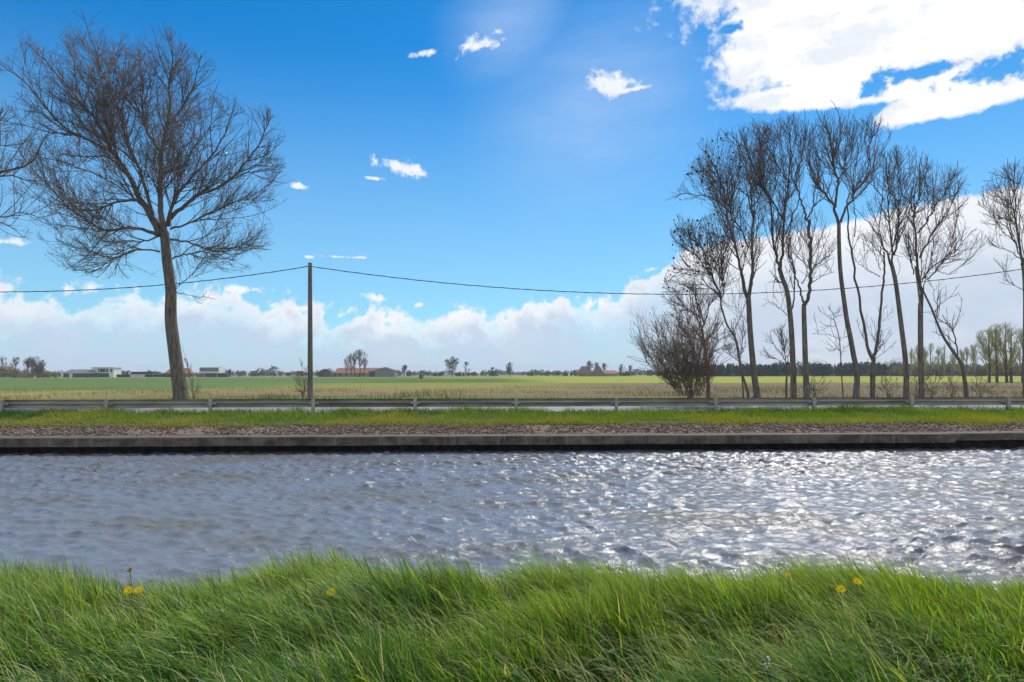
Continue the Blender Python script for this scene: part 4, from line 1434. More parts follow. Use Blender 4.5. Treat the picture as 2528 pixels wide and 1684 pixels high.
# T6
ash('bare tree with slanting trunk and three upright limbs, right of the V tree', 35.2, c5(1445, 1478),
    [(px(c5, [(1446, 1490), (1444, 1400), (1436, 1300), (1420, 1180), (1405, 1060), (1390, 940), (1375, 860)]), 0.23, 0.15)],
    [(px(c5, [(1376, 865), (1360, 800)]) + px(cD, [(140, 1200), (100, 1100), (60, 1000), (0, 900), (-80, 780), (-150, 700)]), 0.085, 0.013, 0.2),
     (px(cD, [(185, 1330), (160, 1100), (130, 900), (105, 650), (90, 500), (40, 250), (30, 180)]), 0.08, 0.013, -0.15),
     (px(cD, [(195, 1200), (225, 1110), (250, 900), (260, 700), (270, 400), (240, 120)]), 0.09, 0.013, 0.1),
     (px(cD, [(260, 680), (180, 560), (160, 350), (180, 120)]), 0.05, 0.012, 0.35),
     (px(cD, [(250, 740), (200, 690), (150, 640)]), 0.03, 0.011, -0.3),
     (px(cD, [(105, 640), (20, 520), (-60, 420), (-60, 280)]), 0.045, 0.012, 0.2),
     (px(cD, [(225, 1230), (270, 1320), (240, 1420)]), 0.02, 0.010, 0.2)],
    px(c5, [(1230, 620), (1240, 520), (1290, 400), (1330, 340), (1370, 280), (1430, 275), (1500, 310), (1500, 420), (1470, 560), (1450, 680), (1440, 800), (1400, 880), (1350, 820), (1270, 720)]),
    28, dens=1.05)

# T7
ash('broad bare tree with spreading right limbs, rightmost upright trunk of the row', 34.9, c5(1516, 1478),
    [(px(c5, [(1517, 1490), (1512, 1400), (1510, 1250), (1513, 1120), (1518, 1040)]), 0.22, 0.19),
     (px(c5, [(1512, 1120), (1506, 1040), (1500, 960), (1492, 860)]), 0.10, 0.06)],
    [(px(c5, [(1518, 1050), (1522, 1000)]) + px(cD, [(450, 1400), (430, 1150), (420, 900), (410, 800), (460, 640), (540, 480), (570, 200)]), 0.13, 0.014, 0.05),
     (px(cD, [(395, 1400), (385, 1200), (380, 1030), (330, 960), (260, 930)]), 0.05, 0.012, 0.3),
     (px(cD, [(440, 980), (520, 850), (600, 690), (680, 560), (750, 380), (760, 280)]), 0.075, 0.013, -0.25),
     (px(cD, [(460, 1230), (560, 1050), (650, 900), (740, 810), (820, 680), (900, 500), (930, 420)]), 0.075, 0.013, 0.15),
     (px(cD, [(480, 1450), (560, 1340), (700, 1230), (800, 1170), (860, 1080), (940, 980), (1000, 960)]), 0.06, 0.012, -0.15),
     (px(cD, [(530, 1450), (620, 1370), (740, 1240), (860, 1200), (1000, 1130), (1100, 1030)]), 0.055, 0.012, 0.3),
     (px(cD, [(640, 1360), (720, 1400), (800, 1360), (880, 1280)]), 0.03, 0.011, -0.4),
     (px(cD, [(410, 820), (380, 680), (310, 580), (300, 400), (340, 200)]), 0.06, 0.012, 0.3),
     (px(cD, [(400, 1360), (320, 1190), (260, 1110)]), 0.03, 0.011, -0.2),
     (px(cD, [(460, 650), (440, 480), (420, 300), (430, 170)]), 0.05, 0.012, -0.3),
     (px(cD, [(820, 690), (760, 600), (740, 480)]), 0.03, 0.011, 0.3)],
    px(c5, [(1450, 560), (1470, 420), (1490, 320), (1560, 310), (1620, 360), (1690, 400), (1745, 450), (1740, 540), (1720, 600), (1700, 660), (1760, 690), (1825, 730), (1800, 790), (1730, 850), (1690, 920), (1600, 900), (1560, 960), (1480, 960), (1420, 800), (1420, 680)]),
    29, dens=1.0)

# T8 leaning snag
ash('dark leaning bare tree bending left behind the right end of the guard rail', 34.5, c5(1727, 1475),
    [(px(c5, [(1730, 1485), (1720, 1400), (1708, 1340), (1688, 1300), (1655, 1250), (1625, 1200), (1600, 1140), (1575, 1070), (1545, 1005), (1525, 960)]), 0.16, 0.06)],
    [(px(c5, [(1692, 1305), (1692, 1240), (1680, 1190), (1668, 1150), (1620, 1120), (1600, 1085), (1620, 1050), (1660, 1020), (1722, 985)]), 0.055, 0.012, 0.15),
     (px(c5, [(1660, 1240), (1640, 1200), (1590, 1190), (1550, 1180)]), 0.03, 0.010, -0.3),
     (px(c5, [(1595, 1100), (1600, 1060), (1590, 990), (1620, 950)]), 0.03, 0.010, 0.3),
     (px(c5, [(1530, 975), (1540, 900), (1560, 850), (1550, 790)]), 0.04, 0.011, -0.2),
     (px(c5, [(1675, 1195), (1670, 1150), (1640, 1120)]), 0.02, 0.010, 0.3)],
    px(c5, [(1510, 960), (1530, 780), (1600, 760), (1660, 900), (1730, 970), (1700, 1160), (1720, 1250), (1600, 1260), (1540, 1200)]), 30, dens=0.6, maxl=0.45, mats=(M['bark_limb'], M['bark_limb'], M['twig_dark']))

# T-1 gnarly tree behind the bush
ash('low gnarled tree with twisting limbs rising out of the bush', 36.0, cE(905, 1370),
    [(px(cE, [(905, 1440), (905, 1300), (895, 1150), (875, 960), (855, 820), (845, 750)]), 0.16, 0.10)],
    [(px(cE, [(842, 755), (800, 660), (740, 570), (650, 510), (520, 450), (430, 390)]), 0.06, 0.012, 0.15),
     (px(cE, [(845, 750), (800, 600), (775, 470), (720, 350), (640, 300)]), 0.055, 0.012, -0.3),
     (px(cE, [(848, 750), (900, 620), (930, 500), (985, 420)]), 0.05, 0.012, 0.3),
     (px(cE, [(868, 900), (930, 840), (1000, 870), (1060, 860), (1130, 840)]), 0.05, 0.012, -0.2),
     (px(cE, [(900, 1200), (945, 1040), (1000, 980), (1100, 935), (1180, 930)]), 0.055, 0.012, 0.2),
     (px(cE, [(860, 900), (780, 860), (700, 830), (600, 730), (540, 740)]), 0.05, 0.012, -0.35),
     (px(cE, [(890, 1100), (800, 1060), (740, 1020), (640, 1010), (560, 960)]), 0.045, 0.012, 0.4),
     (px(cE, [(870, 950), (800, 780), (700, 640)]), 0.05, 0.012, 0.55)],
    px(cE, [(400, 360), (520, 260), (700, 230), (900, 280), (1060, 400), (1060, 640), (1150, 800), (1230, 900), (1160, 1020), (1020, 1120), (820, 1100), (560, 1050), (460, 800), (380, 560)]),
    31, dens=1.5, maxl=0.55, group='roadside shrubs and small trees on the right')

# many-stemmed bush
def bush():
    r = np.random.default_rng(77)
    limbs = []
    for i in range(34):
        a = -62 + 104 * (i + 0.5) / 34 + r.normal(0, 3)
        L = r.uniform(560, 800) * (1.0 if a < 10 else 0.82)
        x0 = 720 + 130 * (a / 60) + r.normal(0, 20)
        pts = []
        for s in np.linspace(0, 1, 6):
            aa = math.radians(a * (0.55 + 0.5 * s))
            pts.append((x0 + L * s * math.sin(aa) + r.normal(0, 8), 1470 - L * s * math.cos(aa) * (1 - 0.12 * s * abs(a) / 60)))
        limbs.append((px(cE, pts), r.uniform(0.020, 0.045), 0.011, r.uniform(-0.6, 0.6)))
    limbs.append((px(cE, [(600, 1440), (540, 1370), (480, 1335), (400, 1335), (330, 1380)]), 0.022, 0.010, 0.2))
    limbs.append((px(cE, [(860, 1470), (900, 1400), (960, 1360)]), 0.02, 0.010, 0.2))
    ash('wide brown many stemmed bush fanning out behind the guard rail', 34.3, cE(720, 1475), [(px(cE, [(720, 1510), (720, 1450), (722, 1410)]), 0.30, 0.16)], limbs,
        px(cE, [(20, 700), (90, 480), (190, 370), (330, 360), (430, 290), (620, 330), (800, 480), (960, 620), (1010, 800), (960, 1000), (1000, 1200), (900, 1440), (560, 1480), (380, 1330), (300, 1200), (120, 1010), (40, 900)]),
        32, dens=0.95, maxl=0.6, name='bush', group='roadside shrubs and small trees on the right', mats=(M['bark_limb'], M['twig_brown'], M['twig_brown']))['category'] = 'bush'


bush()

# small trees behind the trunks
ash('small twiggy bare tree just left of the second tall trunk', 38.5, c5(868, 1370),
    [(px(c5, [(868, 1440), (868, 1380), (866, 1330)]), 0.09, 0.06)],
    [(px(c5, [(866, 1335), (840, 1280), (800, 1230), (770, 1200)]), 0.04, 0.010, 0.2), (px(c5, [(866, 1335), (850, 1260), (830, 1180), (850, 1120)]), 0.04, 0.010, -0.3),
     (px(c5, [(866, 1335), (820, 1310), (770, 1290), (740, 1270)]), 0.03, 0.010, 0.4), (px(c5, [(868, 1335), (890, 1240), (920, 1160)]), 0.03, 0.010, 0.3)],
    px(c5, [(735, 1290), (750, 1180), (800, 1140), (850, 1090), (900, 1150), (935, 1150), (900, 1300), (800, 1340)]), 33, dens=1.3, maxl=0.4, group='roadside shrubs and small trees on the right')
ash('small pale bare tree showing between the stems of the V tree', 41.0, c5(1292, 1400),
    [(px(c5, [(1292, 1440), (1290, 1380), (1290, 1290)]), 0.08, 0.05)],
    [(px(c5, [(1290, 1300), (1250, 1220), (1215, 1120)]), 0.03, 0.010, 0.2), (px(c5, [(1290, 1295), (1300, 1180), (1310, 1070)]), 0.03, 0.010, -0.3),
     (px(c5, [(1290, 1300), (1340, 1230), (1390, 1160)]), 0.03, 0.010, 0.3), (px(c5, [(1290, 1310), (1340, 1270), (1380, 1230)]), 0.025, 0.010, -0.3)],
    px(c5, [(1210, 1110), (1300, 1040), (1390, 1060), (1400, 1180), (1380, 1270), (1290, 1310), (1220, 1200)]), 34, dens=0.9, maxl=0.45, group='roadside shrubs and small trees on the right', mats=(M['bark_ash'], M['twig'], M['twig']))
ash('small bare tree between the crooked tree and the leftmost tall trunk', 36.5, c5(655, 1440),
    [(px(c5, [(655, 1470), (645, 1380), (640, 1300)]), 0.06, 0.04)],
    [(px(c5, [(640, 1305), (620, 1200), (600, 1120)]), 0.03, 0.010, 0.2), (px(c5, [(640, 1300), (650, 1200), (640, 1100)]), 0.03, 0.010, -0.3),
     (px(c5, [(640, 1310), (670, 1230), (680, 1140)]), 0.03, 0.010, 0.3), (px(c5, [(642, 1330), (600, 1290), (570, 1270)]), 0.02, 0.010, 0.3)],
    px(c5, [(560, 1280), (590, 1120), (640, 1080), (690, 1110), (690, 1320), (620, 1350)]), 35, dens=1.6, maxl=0.4, group='roadside shrubs and small trees on the right', mats=(M['bark_limb'], M['twig'], M['twig']))

# TR: tree at the right edge
ash('bare tree cut off by the right edge, left half of crown showing', 37.5, (2533, 981),
    [([(2533, 990), (2532, 880), (2531, 760), (2530, 680), (2527, 650)], 0.20, 0.13)],
    [(px(cD, [(1512, 1300), (1480, 1100), (1460, 900), (1450, 760), (1470, 600), (1460, 450), (1500, 250)]), 0.10, 0.013, 0.1),
     (px(cD, [(1450, 780), (1360, 680), (1250, 560), (1170, 500)]), 0.045, 0.012, -0.2),
     (px(cD, [(1480, 1150), (1420, 1050), (1380, 920), (1250, 780), (1140, 620)]), 0.05, 0.012, 0.3),
     (px(cD, [(1500, 1270), (1400, 1060), (1280, 990), (1190, 880)]), 0.05, 0.012, -0.2),
     (px(cD, [(1500, 1250), (1380, 1160), (1270, 1100), (1220, 1040)]), 0.04, 0.012, 0.3),
     (px(cD, [(1460, 480), (1360, 420), (1200, 350)]), 0.04, 0.012, 0.2),
     (px(cD, [(1460, 940), (1320, 840), (1200, 840), (1080, 800)]), 0.035, 0.011, -0.3),
     (px(cD, [(1522, 1570), (1420, 1500), (1330, 1450)]), 0.03, 0.011, 0.2),
     (px(cD, [(1512, 1300), (1560, 1100), (1640, 900), (1680, 600), (1700, 400)]), 0.09, 0.013, 0.1),
     (px(cD, [(1640, 900), (1800, 700), (1850, 500)]), 0.05, 0.012, -0.2)],
    px(cD, [(1070, 800), (1120, 600), (1150, 480), (1190, 340), (1330, 260), (1480, 200), (1700, 180), (1880, 400), (1930, 900), (1800, 1200), (1620, 1500), (1500, 1700), (1240, 1720), (1290, 1440), (1170, 1150), (1200, 950)]),
    36, dens=0.85)


# saplings in the verge by the pole and the poplar
def sapling(label, Y, bpx, tops, seed, r0=0.02):
    limbs = [([bpx, (bpx[0] + (x - bpx[0]) * 0.45, bpx[1] + (y - bpx[1]) * 0.5), (x, y)], r0, 0.008, random.uniform(-0.3, 0.3)) for x, y in tops]
    xs_ = [t_[0] for t_ in tops]
    env = [(min(xs_) - 14, bpx[1]), (min(xs_) - 14, min(t_[1] for t_ in tops) - 5), (max(xs_) + 14, min(t_[1] for t_ in tops) - 5), (max(xs_) + 14, bpx[1])]
    ash(label, Y, bpx, [([(bpx[0], bpx[1] + 8), (bpx[0], bpx[1] - 5)], r0 * 1.3, r0)], limbs, env, seed, dens=0.7, maxl=0.22, name='bare_sapling', group='leafless saplings on the verge', mats=(M['twig'], M['twig'], M['twig']))


sapling('thin leafless sapling close on the left of the pole', 35.5, (748, 984), [(749, 890), (735, 925), (757, 905), (728, 930), (762, 935), (742, 940)], 41)
sapling('faint leafless shoots right beside the poplar trunk', 35.3, (478, 984), [(462, 850), (470, 900), (482, 930), (490, 955)], 42, 0.016)
for i, (bx_, hh_, lb_) in enumerate([(2262, 68, 'thin leafless shrub just left of the slanting trunk of the row'), (2195, 52, 'low leafless shrub between the V tree and the slanting trunk'),
                                     (2300, 74, 'leafless shrub between the slanting and the broad tree trunks'), (2350, 84, 'leafless shrub just left of the leaning dark tree'),
                                     (2420, 66, 'leafless shrub right of the leaning dark tree'), (2010, 62, 'leafless shoots between second and third tall trunks')]):
    sapling(lb_, 36.0 + 0.5 * (i % 3), (bx_, 984), [(bx_ - 20, 984 - hh_ * 0.8), (bx_ - 8, 984 - hh_), (bx_ + 6, 984 - hh_ * 0.9), (bx_ + 18, 984 - hh_ * 0.7), (bx_ + 28, 984 - hh_ * 0.5), (bx_ - 30, 984 - hh_ * 0.5)], 50 + i, 0.018)

# ------------------------------------------------------------------ pole and cables
YP = 37.5


def pole_xy(pxx):
    k = (pxx - CX) / F
    x = k * (YP + TILT * 11.0) / (1 - TILT * k)
    return x, YP + TILT * (x + 11.0)


def pole(label, pxx, group):
    x, y = pole_xy(pxx)
    t_ = thing('utility_pole', label, 'utility pole', (x, y, 0.9), 0, group)
    top = CAMZ + (HY - 648) / F * YP - 0.9
    zz = np.array([-0.6, 0, 1.5, 3, 4.5, 6, top - 0.03, top])
    ln = np.stack([np.zeros(8), np.zeros(8), zz], 1)[None]
    R = np.interp(zz, [0, top - 0.03, top], [0.155, 0.105, 0.095])[None]
    v, f = tubes(ln, R, 16)
    n = len(v)
    v = np.vstack([v, [[0, 0, top]]])
    cap = np.array([[n - 16 + j, n - 16 + (j + 1) % 16, n] for j in range(16)])
    obj('shaft', v, [f, cap], M['pole'], t_, True)
    mb = MB().box(-0.05, 0.05, -0.125, -0.09, top - 0.30, top - 0.12).box(-0.16, 0.16, -0.15, -0.126, top - 0.23, top - 0.19)
    mb.build('cable_clamp', M['steel_post'], t_)
    return np.array([x, y - 0.14, 0.9 + top - 0.21])


PG = 'utility poles carrying the roadside cable'
pA = pole('slim grey utility pole standing alone, right of the poplar', 766, PG)
pB = pole('utility pole cut off by the right edge, where the cable ends', 2532, PG)


def cable(label, a, b_, sag, x_from=None):
    s = np.linspace(0, 1, 60)
    p = a[None] * (1 - s)[:, None] + b_[None] * s[:, None]
    p[:, 2] -= sag * 4 * s * (1 - s)
    v, f = tubes(p[None], np.full((1, 60), 0.020), 6)
    # twisted bundle: a second core winds round the first
    s2 = np.linspace(0, 1, 420)
    q = a[None] * (1 - s2)[:, None] + b_[None] * s2[:, None]
    q[:, 2] -= sag * 4 * s2 * (1 - s2)
    q[:, 2] += 0.016 * np.cos(s2 * 190)
    q[:, 1] += 0.016 * np.sin(s2 * 190)
    v2, f2 = tubes(q[None], np.full((1, 420), 0.015), 5)
    o = obj('overhead_cable', np.vstack([v, v2]), np.concatenate([f, f2 + len(v)]), M['cable'], None, True)
    return tag(o, label, 'cable', 'overhead cable spans')


xl_, yl_ = pole_xy(-790)
cable('sagging dark cable from the pole across the poplar to the left edge', np.array([xl_, yl_ - 0.14, pA[2]]), pA, 1.44)
cable('long sagging dark cable from the pole across the right tree row', pA, pB, 1.50)

# ------------------------------------------------------------------ far buildings
def bld(name, label, cat, px0, px1, Y, z=GZ):
    """a thing whose local x runs along the facade; returns it and metres per photo pixel"""
    mpp = Y / F
    x = ((px0 + px1) / 2 - CX) * mpp
    t_ = thing(name, label, cat, (x, Y, z - 0.05))
    return t_, mpp, (px1 - px0) * mpp / 2


BY = 500.0
t_, m, hw = bld('house', 'long low grey roofed bungalow left of the white box house', 'house', 150, 236, BY)
MB().box(-hw + 1.5, hw - 1, 0.4, 9, 0, 3.0).build('wall', M['dark_wall'], t_)
MB().hip(-hw, hw, -0.6, 10, 3.0, 6.0, 4.5).build('roof', M['slate'], t_)
MB().box(-hw * 0.48, -hw * 0.32, -0.5, 0.39, 0, 2.95).build('pillar', M['white_wall'], t_)
MB().box(-hw * 0.25, hw * 0.5, 0.3, 0.4, 0.4, 2.6).build('window', M['glass'], t_)

t_, m, hw = bld('house', 'white two storey box house with big dark windows', 'house', 228, 281, BY + 4)
MB().box(-hw, hw, 0, 10, 0, 7.2).build('wall', M['white_wall'], t_)
MB().box(-hw - 0.6, hw + 0.5, -0.8, 10.6, 7.2, 7.7).build('roof', M['white_wall'], t_)
w_ = MB().box(-hw * 0.46, hw * 0.50, -0.06, 0.01, 3.9, 6.5).build('window', M['glass'], t_)
MB().box(hw * 0.24, hw * 0.28, -0.10, -0.06, 3.9, 6.5).build('window_bar', M['white_wall'], w_)
MB().box(-hw * 0.30, -hw * 0.27, -0.10, -0.06, 3.9, 6.5).build('window_bar', M['white_wall'], w_)
MB().box(-hw * 0.46, hw * 0.56, -0.06, 0.01, 0.15, 3.2).build('window', M['dark_wall'], t_)
MB().box(hw * 0.68, hw * 0.86, -0.06, 0.01, 4.0, 6.3).build('window', M['glass'], t_)

t_, m, hw = bld('house', 'low flat house with dark roof band between the two hedges', 'house', 318, 379, BY + 15)
MB().box(-hw, hw * 0.9, 0, 9, 0, 2.4).build('wall', M['white_wall'], t_)
MB().box(-hw + 0.8, hw, -0.6, 9.6, 2.4, 4.3).build('roof', M['dark_wall'], t_)
MB().box(-hw * 0.98, -hw * 0.78, -0.7, -0.62, 2.5, 4.0).build('window', M['white_wall'], t_)
MB().box(hw * 0.3, hw * 0.8, -0.06, 0.01, 0.2, 2.2).build('door', M['dark_wall'], t_)

t_, m, hw = bld('house', 'red brick house with tiled roof behind the poplar trunk', 'house', 406, 468, BY + 10)
MB().box(-hw + 0.8, hw - 0.8, 0, 9, 0, 3.0).build('wall', M['brick'], t_)
rf = MB().hip(-hw, hw, -0.5, 9.5, 3.0, 7.0, 2.6).build('roof', M['red_roof'], t_)
MB().box(-hw * 0.55, -hw * 0.45, 4, 5, 6.0, 8.2).build('chimney', M['brick'], rf)
MB().box(-hw * 0.7, -hw * 0.4, -0.06, 0.01, 0.8, 2.4).build('window', M['glass'], t_)
MB().box(hw * 0.4, hw * 0.7, -0.06, 0.01, 0.8, 2.4).build('window', M['glass'], t_)

t_, m, hw = bld('house', 'grey clad box house over a dark glazed ground floor, right of poplar', 'house', 482, 558, BY)
MB().box(-hw * 0.42, hw * 0.40, 0.6, 9, 0, 3.2).build('wall', M['white_wall'], t_)
MB().box(-hw * 0.70, hw * 0.56, -0.6, 10, 3.2, 7.4).build('upper_storey', M['white_wall'], t_)
MB().box(-hw * 0.68, hw * 0.54, -0.68, -0.6, 4.3, 7.0).build('window_screen', M['grey_clad'], t_)
MB().box(-hw * 0.38, hw * 0.38, 0.5, 0.6, 0.1, 2.9).build('window', M['glass'], t_)
MB().box(-hw, -hw * 0.43, 1.5, 8, 0, 2.6).build('annex', M['grey_clad'], t_)
MB().box(hw * 0.41, hw, 1.5, 8, 0, 2.6).build('carport', M['dark_wall'], t_)

BF = 520.0
t_, m, hw = bld('barn', 'small dark barn with rounded roof just right of the pole', 'barn', 785, 824, BF)
MB().box(-hw, hw * 0.75, 0, 10, 0, 3.0).build('wall', M['brown_roof'], t_)
MB().prism([(-hw, 3.0), (hw * 0.75, 3.0), (hw * 0.55, 4.6), (hw * 0.2, 5.8), (-hw * 0.1, 6.2), (-hw * 0.5, 5.7), (-hw * 0.85, 4.3)], -0.2, 10.2, 'y').build('roof', M['brown_roof'], t_)
MB().prism([(-hw * 0.2, 0.0), (hw, 0.0), (hw, 1.9), (hw * 0.6, 2.4), (-hw * 0.2, 2.4)], -2.5, -0.21, 'y').build('lean_to', M['brown_roof'], t_)

t_, m, hw = bld('farmhouse', 'long farmhouse with wide red tiled roof behind bare trees', 'farmhouse', 824, 944, BF + 8)
MB().box(-hw + 1, hw - 0.5, 0, 10, 0, 3.0).build('wall', M['tan_wall'], t_)
rf = MB().hip(-hw, hw, -0.6, 10.6, 3.0, 7.0, 2.2).build('roof', M['red_roof'], t_)
MB().box(-hw * 0.3, -hw * 0.27, 4.4, 5.4, 6.5, 8.2).build('chimney', M['brick'], rf)
for k in (-0.75, -0.5, -0.15, 0.15):
    MB().box(hw * k, hw * k + 1.2, -0.06, 0.01, 0.8, 2.3).build('window', M['glass'], t_)
MB().box(hw * 0.02, hw * 0.02 + 1.2, -0.06, 0.01, 0.0, 2.3).build('door', M['dark_wall'], t_)

t_, m, hw = bld('barn', 'grey gabled barn with dark door at the right end of the farm', 'barn', 909, 974, BF - 12)
xa = -hw + 17 * m
MB().prism([(xa, 0), (hw, 0), (hw, 4.6), ((xa + hw) / 2, 7.0), (xa, 4.6)], 0, 16, 'y').build('wall', M['grey_wall'], t_)
MB().prism([(xa - 0.5, 4.55), ((xa + hw) / 2, 7.05), (hw + 0.5, 4.55), (hw + 0.5, 4.85), ((xa + hw) / 2, 7.4), (xa - 0.5, 4.85)], -0.3, 16.3, 'y').build('roof', M['slate'], t_)
MB().prism([(-hw, 0), (xa - 0.02, 0), (xa - 0.02, 4.9), (-hw, 4.2)], 1, 14, 'y').build('side_shed', M['slate'], t_)
MB().box(-hw + 0.4, xa - 0.5, 0.92, 1.0, 0, 3.9).build('door', M['dark_wall'], t_)

BR = 560.0
t_, m, hw = bld('farmhouse', 'dark brown farmhouse with two steep roofs in the middle distance', 'farmhouse', 1430, 1490, BR)
MB().box(-hw, hw * 0.10, 0, 10, 0, 3.0).box(hw * 0.10, hw, 1.0, 9, 0, 3.4).build('wall', M['brick'], t_)
rf = MB().hip(-hw - 0.4, hw * 0.12, -0.5, 10.5, 3.0, 8.4, 2.6).build('roof', M['brown_roof'], t_)
MB().box(-hw * 0.2, -hw * 0.1, 4.5, 5.5, 7.8, 9.4).build('chimney', M['brick'], rf)
MB().hip(hw * 0.13, hw + 0.4, 0.5, 9.5, 3.4, 8.6, 3.2).build('roof', M['brown_roof'], t_)
t_, m, hw = bld('house', 'small house with bright red roof right of the brown farmhouse', 'house', 1491, 1527, BR + 5)
MB().box(-hw + 0.5, hw - 0.5, 0, 8, 0, 2.4).build('wall', M['tan_wall'], t_)
MB().hip(-hw, hw, -0.5, 8.5, 2.4, 4.9, 2.0).build('roof', M['red_roof'], t_)

# clipped hedges by the houses: leaf clumps on a box
def leaf_cloud(cen, size, n, fs, r, flat=0.6):
    """n little random leaf faces spread through ellipsoids: returns verts, tris"""
    k = r.integers(0, len(cen), n)
    d = nrm(r.normal(size=(n, 3))) * (r.uniform(0, 1, (n, 1)) ** 0.4)
    p = cen[k] + d * size[k]
    a = nrm(r.normal(size=(n, 3))) * fs * r.uniform(0.6, 1.4, (n, 1))
    b_ = nrm(np.cross(a, r.normal(size=(n, 3)))) * fs * flat * r.uniform(0.6, 1.4, (n, 1))
    v = np.stack([p - a, p + b_, p + a, p - b_], 1).reshape(-1, 3)
    return v, np.arange(4 * n).reshape(-1, 4)


for (p0, p1, Y, h_, lb) in [(290, 319, BY - 6, 2.2, 'short rounded dark hedge left of the flat house'), (366, 424, BY - 8, 2.3, 'long clipped dark hedge right of the flat house')]:
    mpp = Y / F
    hwid = (p1 - p0) / 2 * mpp
    r = np.random.default_rng(p0)
    cen = np.stack([np.linspace(-hwid, hwid, 30), np.zeros(30), np.full(30, h_ / 2)], 1)
    v, f = leaf_cloud(cen, np.tile([[0.9, 1.2, h_ / 2]], (30, 1)) * (1 if p0 > 300 else 1.0), 2600, 0.22, r)
    o = obj('hedge', v, f, M['hedge'])
    o.location = (((p0 + p1) / 2 - CX) * mpp, Y, GZ)
    tag(o, lb, 'hedge')


# ------------------------------------------------------------------ far trees
def far_tree(name, label, pxx, py_top, Y, spread, seed, group, mats, py_base=None, dens=1.0, trunk_h=0.28, up=0.12, rt=0.045, leaves=None, leafcol=None, ang=34, lean=0.0):
    """bare tree grown from scratch; spread = crown half width / height"""
    r = np.random.default_rng(seed)
    x = (pxx - CX) / F * Y
    zb = GZ - 0.1
    Ht = CAMZ + (HY - py_top) / F * Y - zb
    t_ = thing(name, label, 'tree', (x, Y, zb), 0, group)
    K = 12
    s = np.linspace(0, 1, K)
    tr = np.stack([0.02 * Ht * np.sin(3 * s + seed) + lean * Ht * s, 0.02 * Ht * np.cos(2 * s + seed) * s, Ht * 0.92 * s], 1)[None]
    R = (0.022 * Ht * (1 - s) ** 0.8 + rt)[None]
    tree_mesh('trunk', [(tr, R, 7)], mats[0], t_)
    hwid = Ht * spread
    poly = [(-hwid * 0.7, Ht * trunk_h), (-hwid, Ht * (trunk_h + 0.16)), (-hwid * 0.9, Ht * 0.75), (-hwid * 0.45, Ht * 0.95), (0, Ht), (hwid * 0.5, Ht * 0.94), (hwid * 0.92, Ht * 0.72), (hwid, Ht * (trunk_h + 0.15)), (hwid * 0.7, Ht * trunk_h)]
    poly = [(a + lean * Ht * 0.6 + r.normal(0, 0.05 * hwid), c_ * r.uniform(0.96, 1.02)) for a, c_ in poly]
    env = Env(poly, 0.9, Ht / 60)
    l1 = branch_out(tr, R, r, 9.0 / (Ht * (1 - trunk_h * 0.8)) * 2.3, trunk_h * 0.75, (Ht * 0.42, Ht * 0.78), ang, up, 0, 0.07, 0.010 * Ht, rt, 8, env, shrink=0.55)
    l2 = branch_out(*l1, r, 10 * dens / Ht * 1.6, 0.15, (Ht * 0.15, Ht * 0.3), 36, up, 0, 0.10, 0.005 * Ht, rt, 6, env, minf=0.2)
    l3 = branch_out(*l2, r, 26 * dens / Ht * 1.6, 0.15, (Ht * 0.05, Ht * 0.12), 40, up, 0, 0.10, rt * 1.2, rt * 0.8, 4, env, maxn=2200, minf=0.2)
    tree_mesh('crown', [(*l1, 5), (*l2, 3), (*l3, 3)], mats[1], t_)
    if leaves:
        ends = l3[0][:, -1] if len(l3[0]) else l2[0][:, -1]
        v, f = leaf_cloud(ends, np.full((len(ends), 3), Ht * 0.03), leaves, Ht * 0.014, r)
        obj('foliage', v, f, leafcol, t_)
    return t_


FM = (M['twig_far'], M['twig_far'])
M['leaf_green'] = foliage('young_leaf', (0.10, 0.12, 0.05), (0.17, 0.185, 0.08), 0.4)
M['leaf_dark'] = foliage('ivy_leaf', (0.028, 0.032, 0.018), (0.055, 0.055, 0.03), 0.4)
M['leaf_brown'] = foliage('budding_twig_mass', (0.30, 0.20, 0.11), (0.42, 0.30, 0.17), 0.2)
M['leaf_olive'] = foliage('olive_shrub', (0.22, 0.20, 0.08), (0.34, 0.30, 0.13), 0.2)
g = 'bare trees at the red roofed farm'
far_tree('bare_tree', 'leftmost small bare tree over the red farm roof', 853, 882, BF - 4, 0.30, 201, g, FM)
far_tree('bare_tree', 'second bare tree from the left over the red farm roof', 866, 870, BF - 5, 0.24, 202, g, FM)
far_tree('bare_tree', 'tallest bare tree in front of the red farm roof', 889, 859, BF - 6, 0.36, 203, g, FM, dens=1.3)
far_tree('bare_tree', 'slim bare tree between tallest and second at the red farm', 876, 868, BF - 3, 0.2, 204, g, FM)
far_tree('bare_tree', 'slight bare tree right of the tallest at the red farm', 900, 882, BF - 6, 0.3, 205, g, FM)
g = 'single trees standing in the far field'
far_tree('field_tree', 'pale small bare tree right of the grey gabled barn', 999, 900, BF, 0.36, 206, g, FM, trunk_h=0.2, dens=1.5)
far_tree('field_tree', 'leafy round field tree with forked trunk, largest in the middle distance', 1117, 880, BF - 25, 0.46, 207, g, FM, leaves=2400, leafcol=M['leaf_green'], trunk_h=0.16, ang=40, dens=1.3)
far_tree('field_tree', 'brownish bare field tree close right of the leafy round one', 1151, 892, BF - 30, 0.44, 208, g, FM, trunk_h=0.18, dens=1.8)
far_tree('field_tree', 'faint small field tree between brownish and dark trees', 1216, 906, BF + 30, 0.36, 209, g, FM, trunk_h=0.15, dens=1.5)
far_tree('field_tree', 'dark ivy clad field tree standing alone near the middle', 1258, 894, BF - 20, 0.34, 210, g, FM, leaves=1100, leafcol=M['leaf_dark'], trunk_h=0.12)
g = 'bare trees around the brown farmhouse'
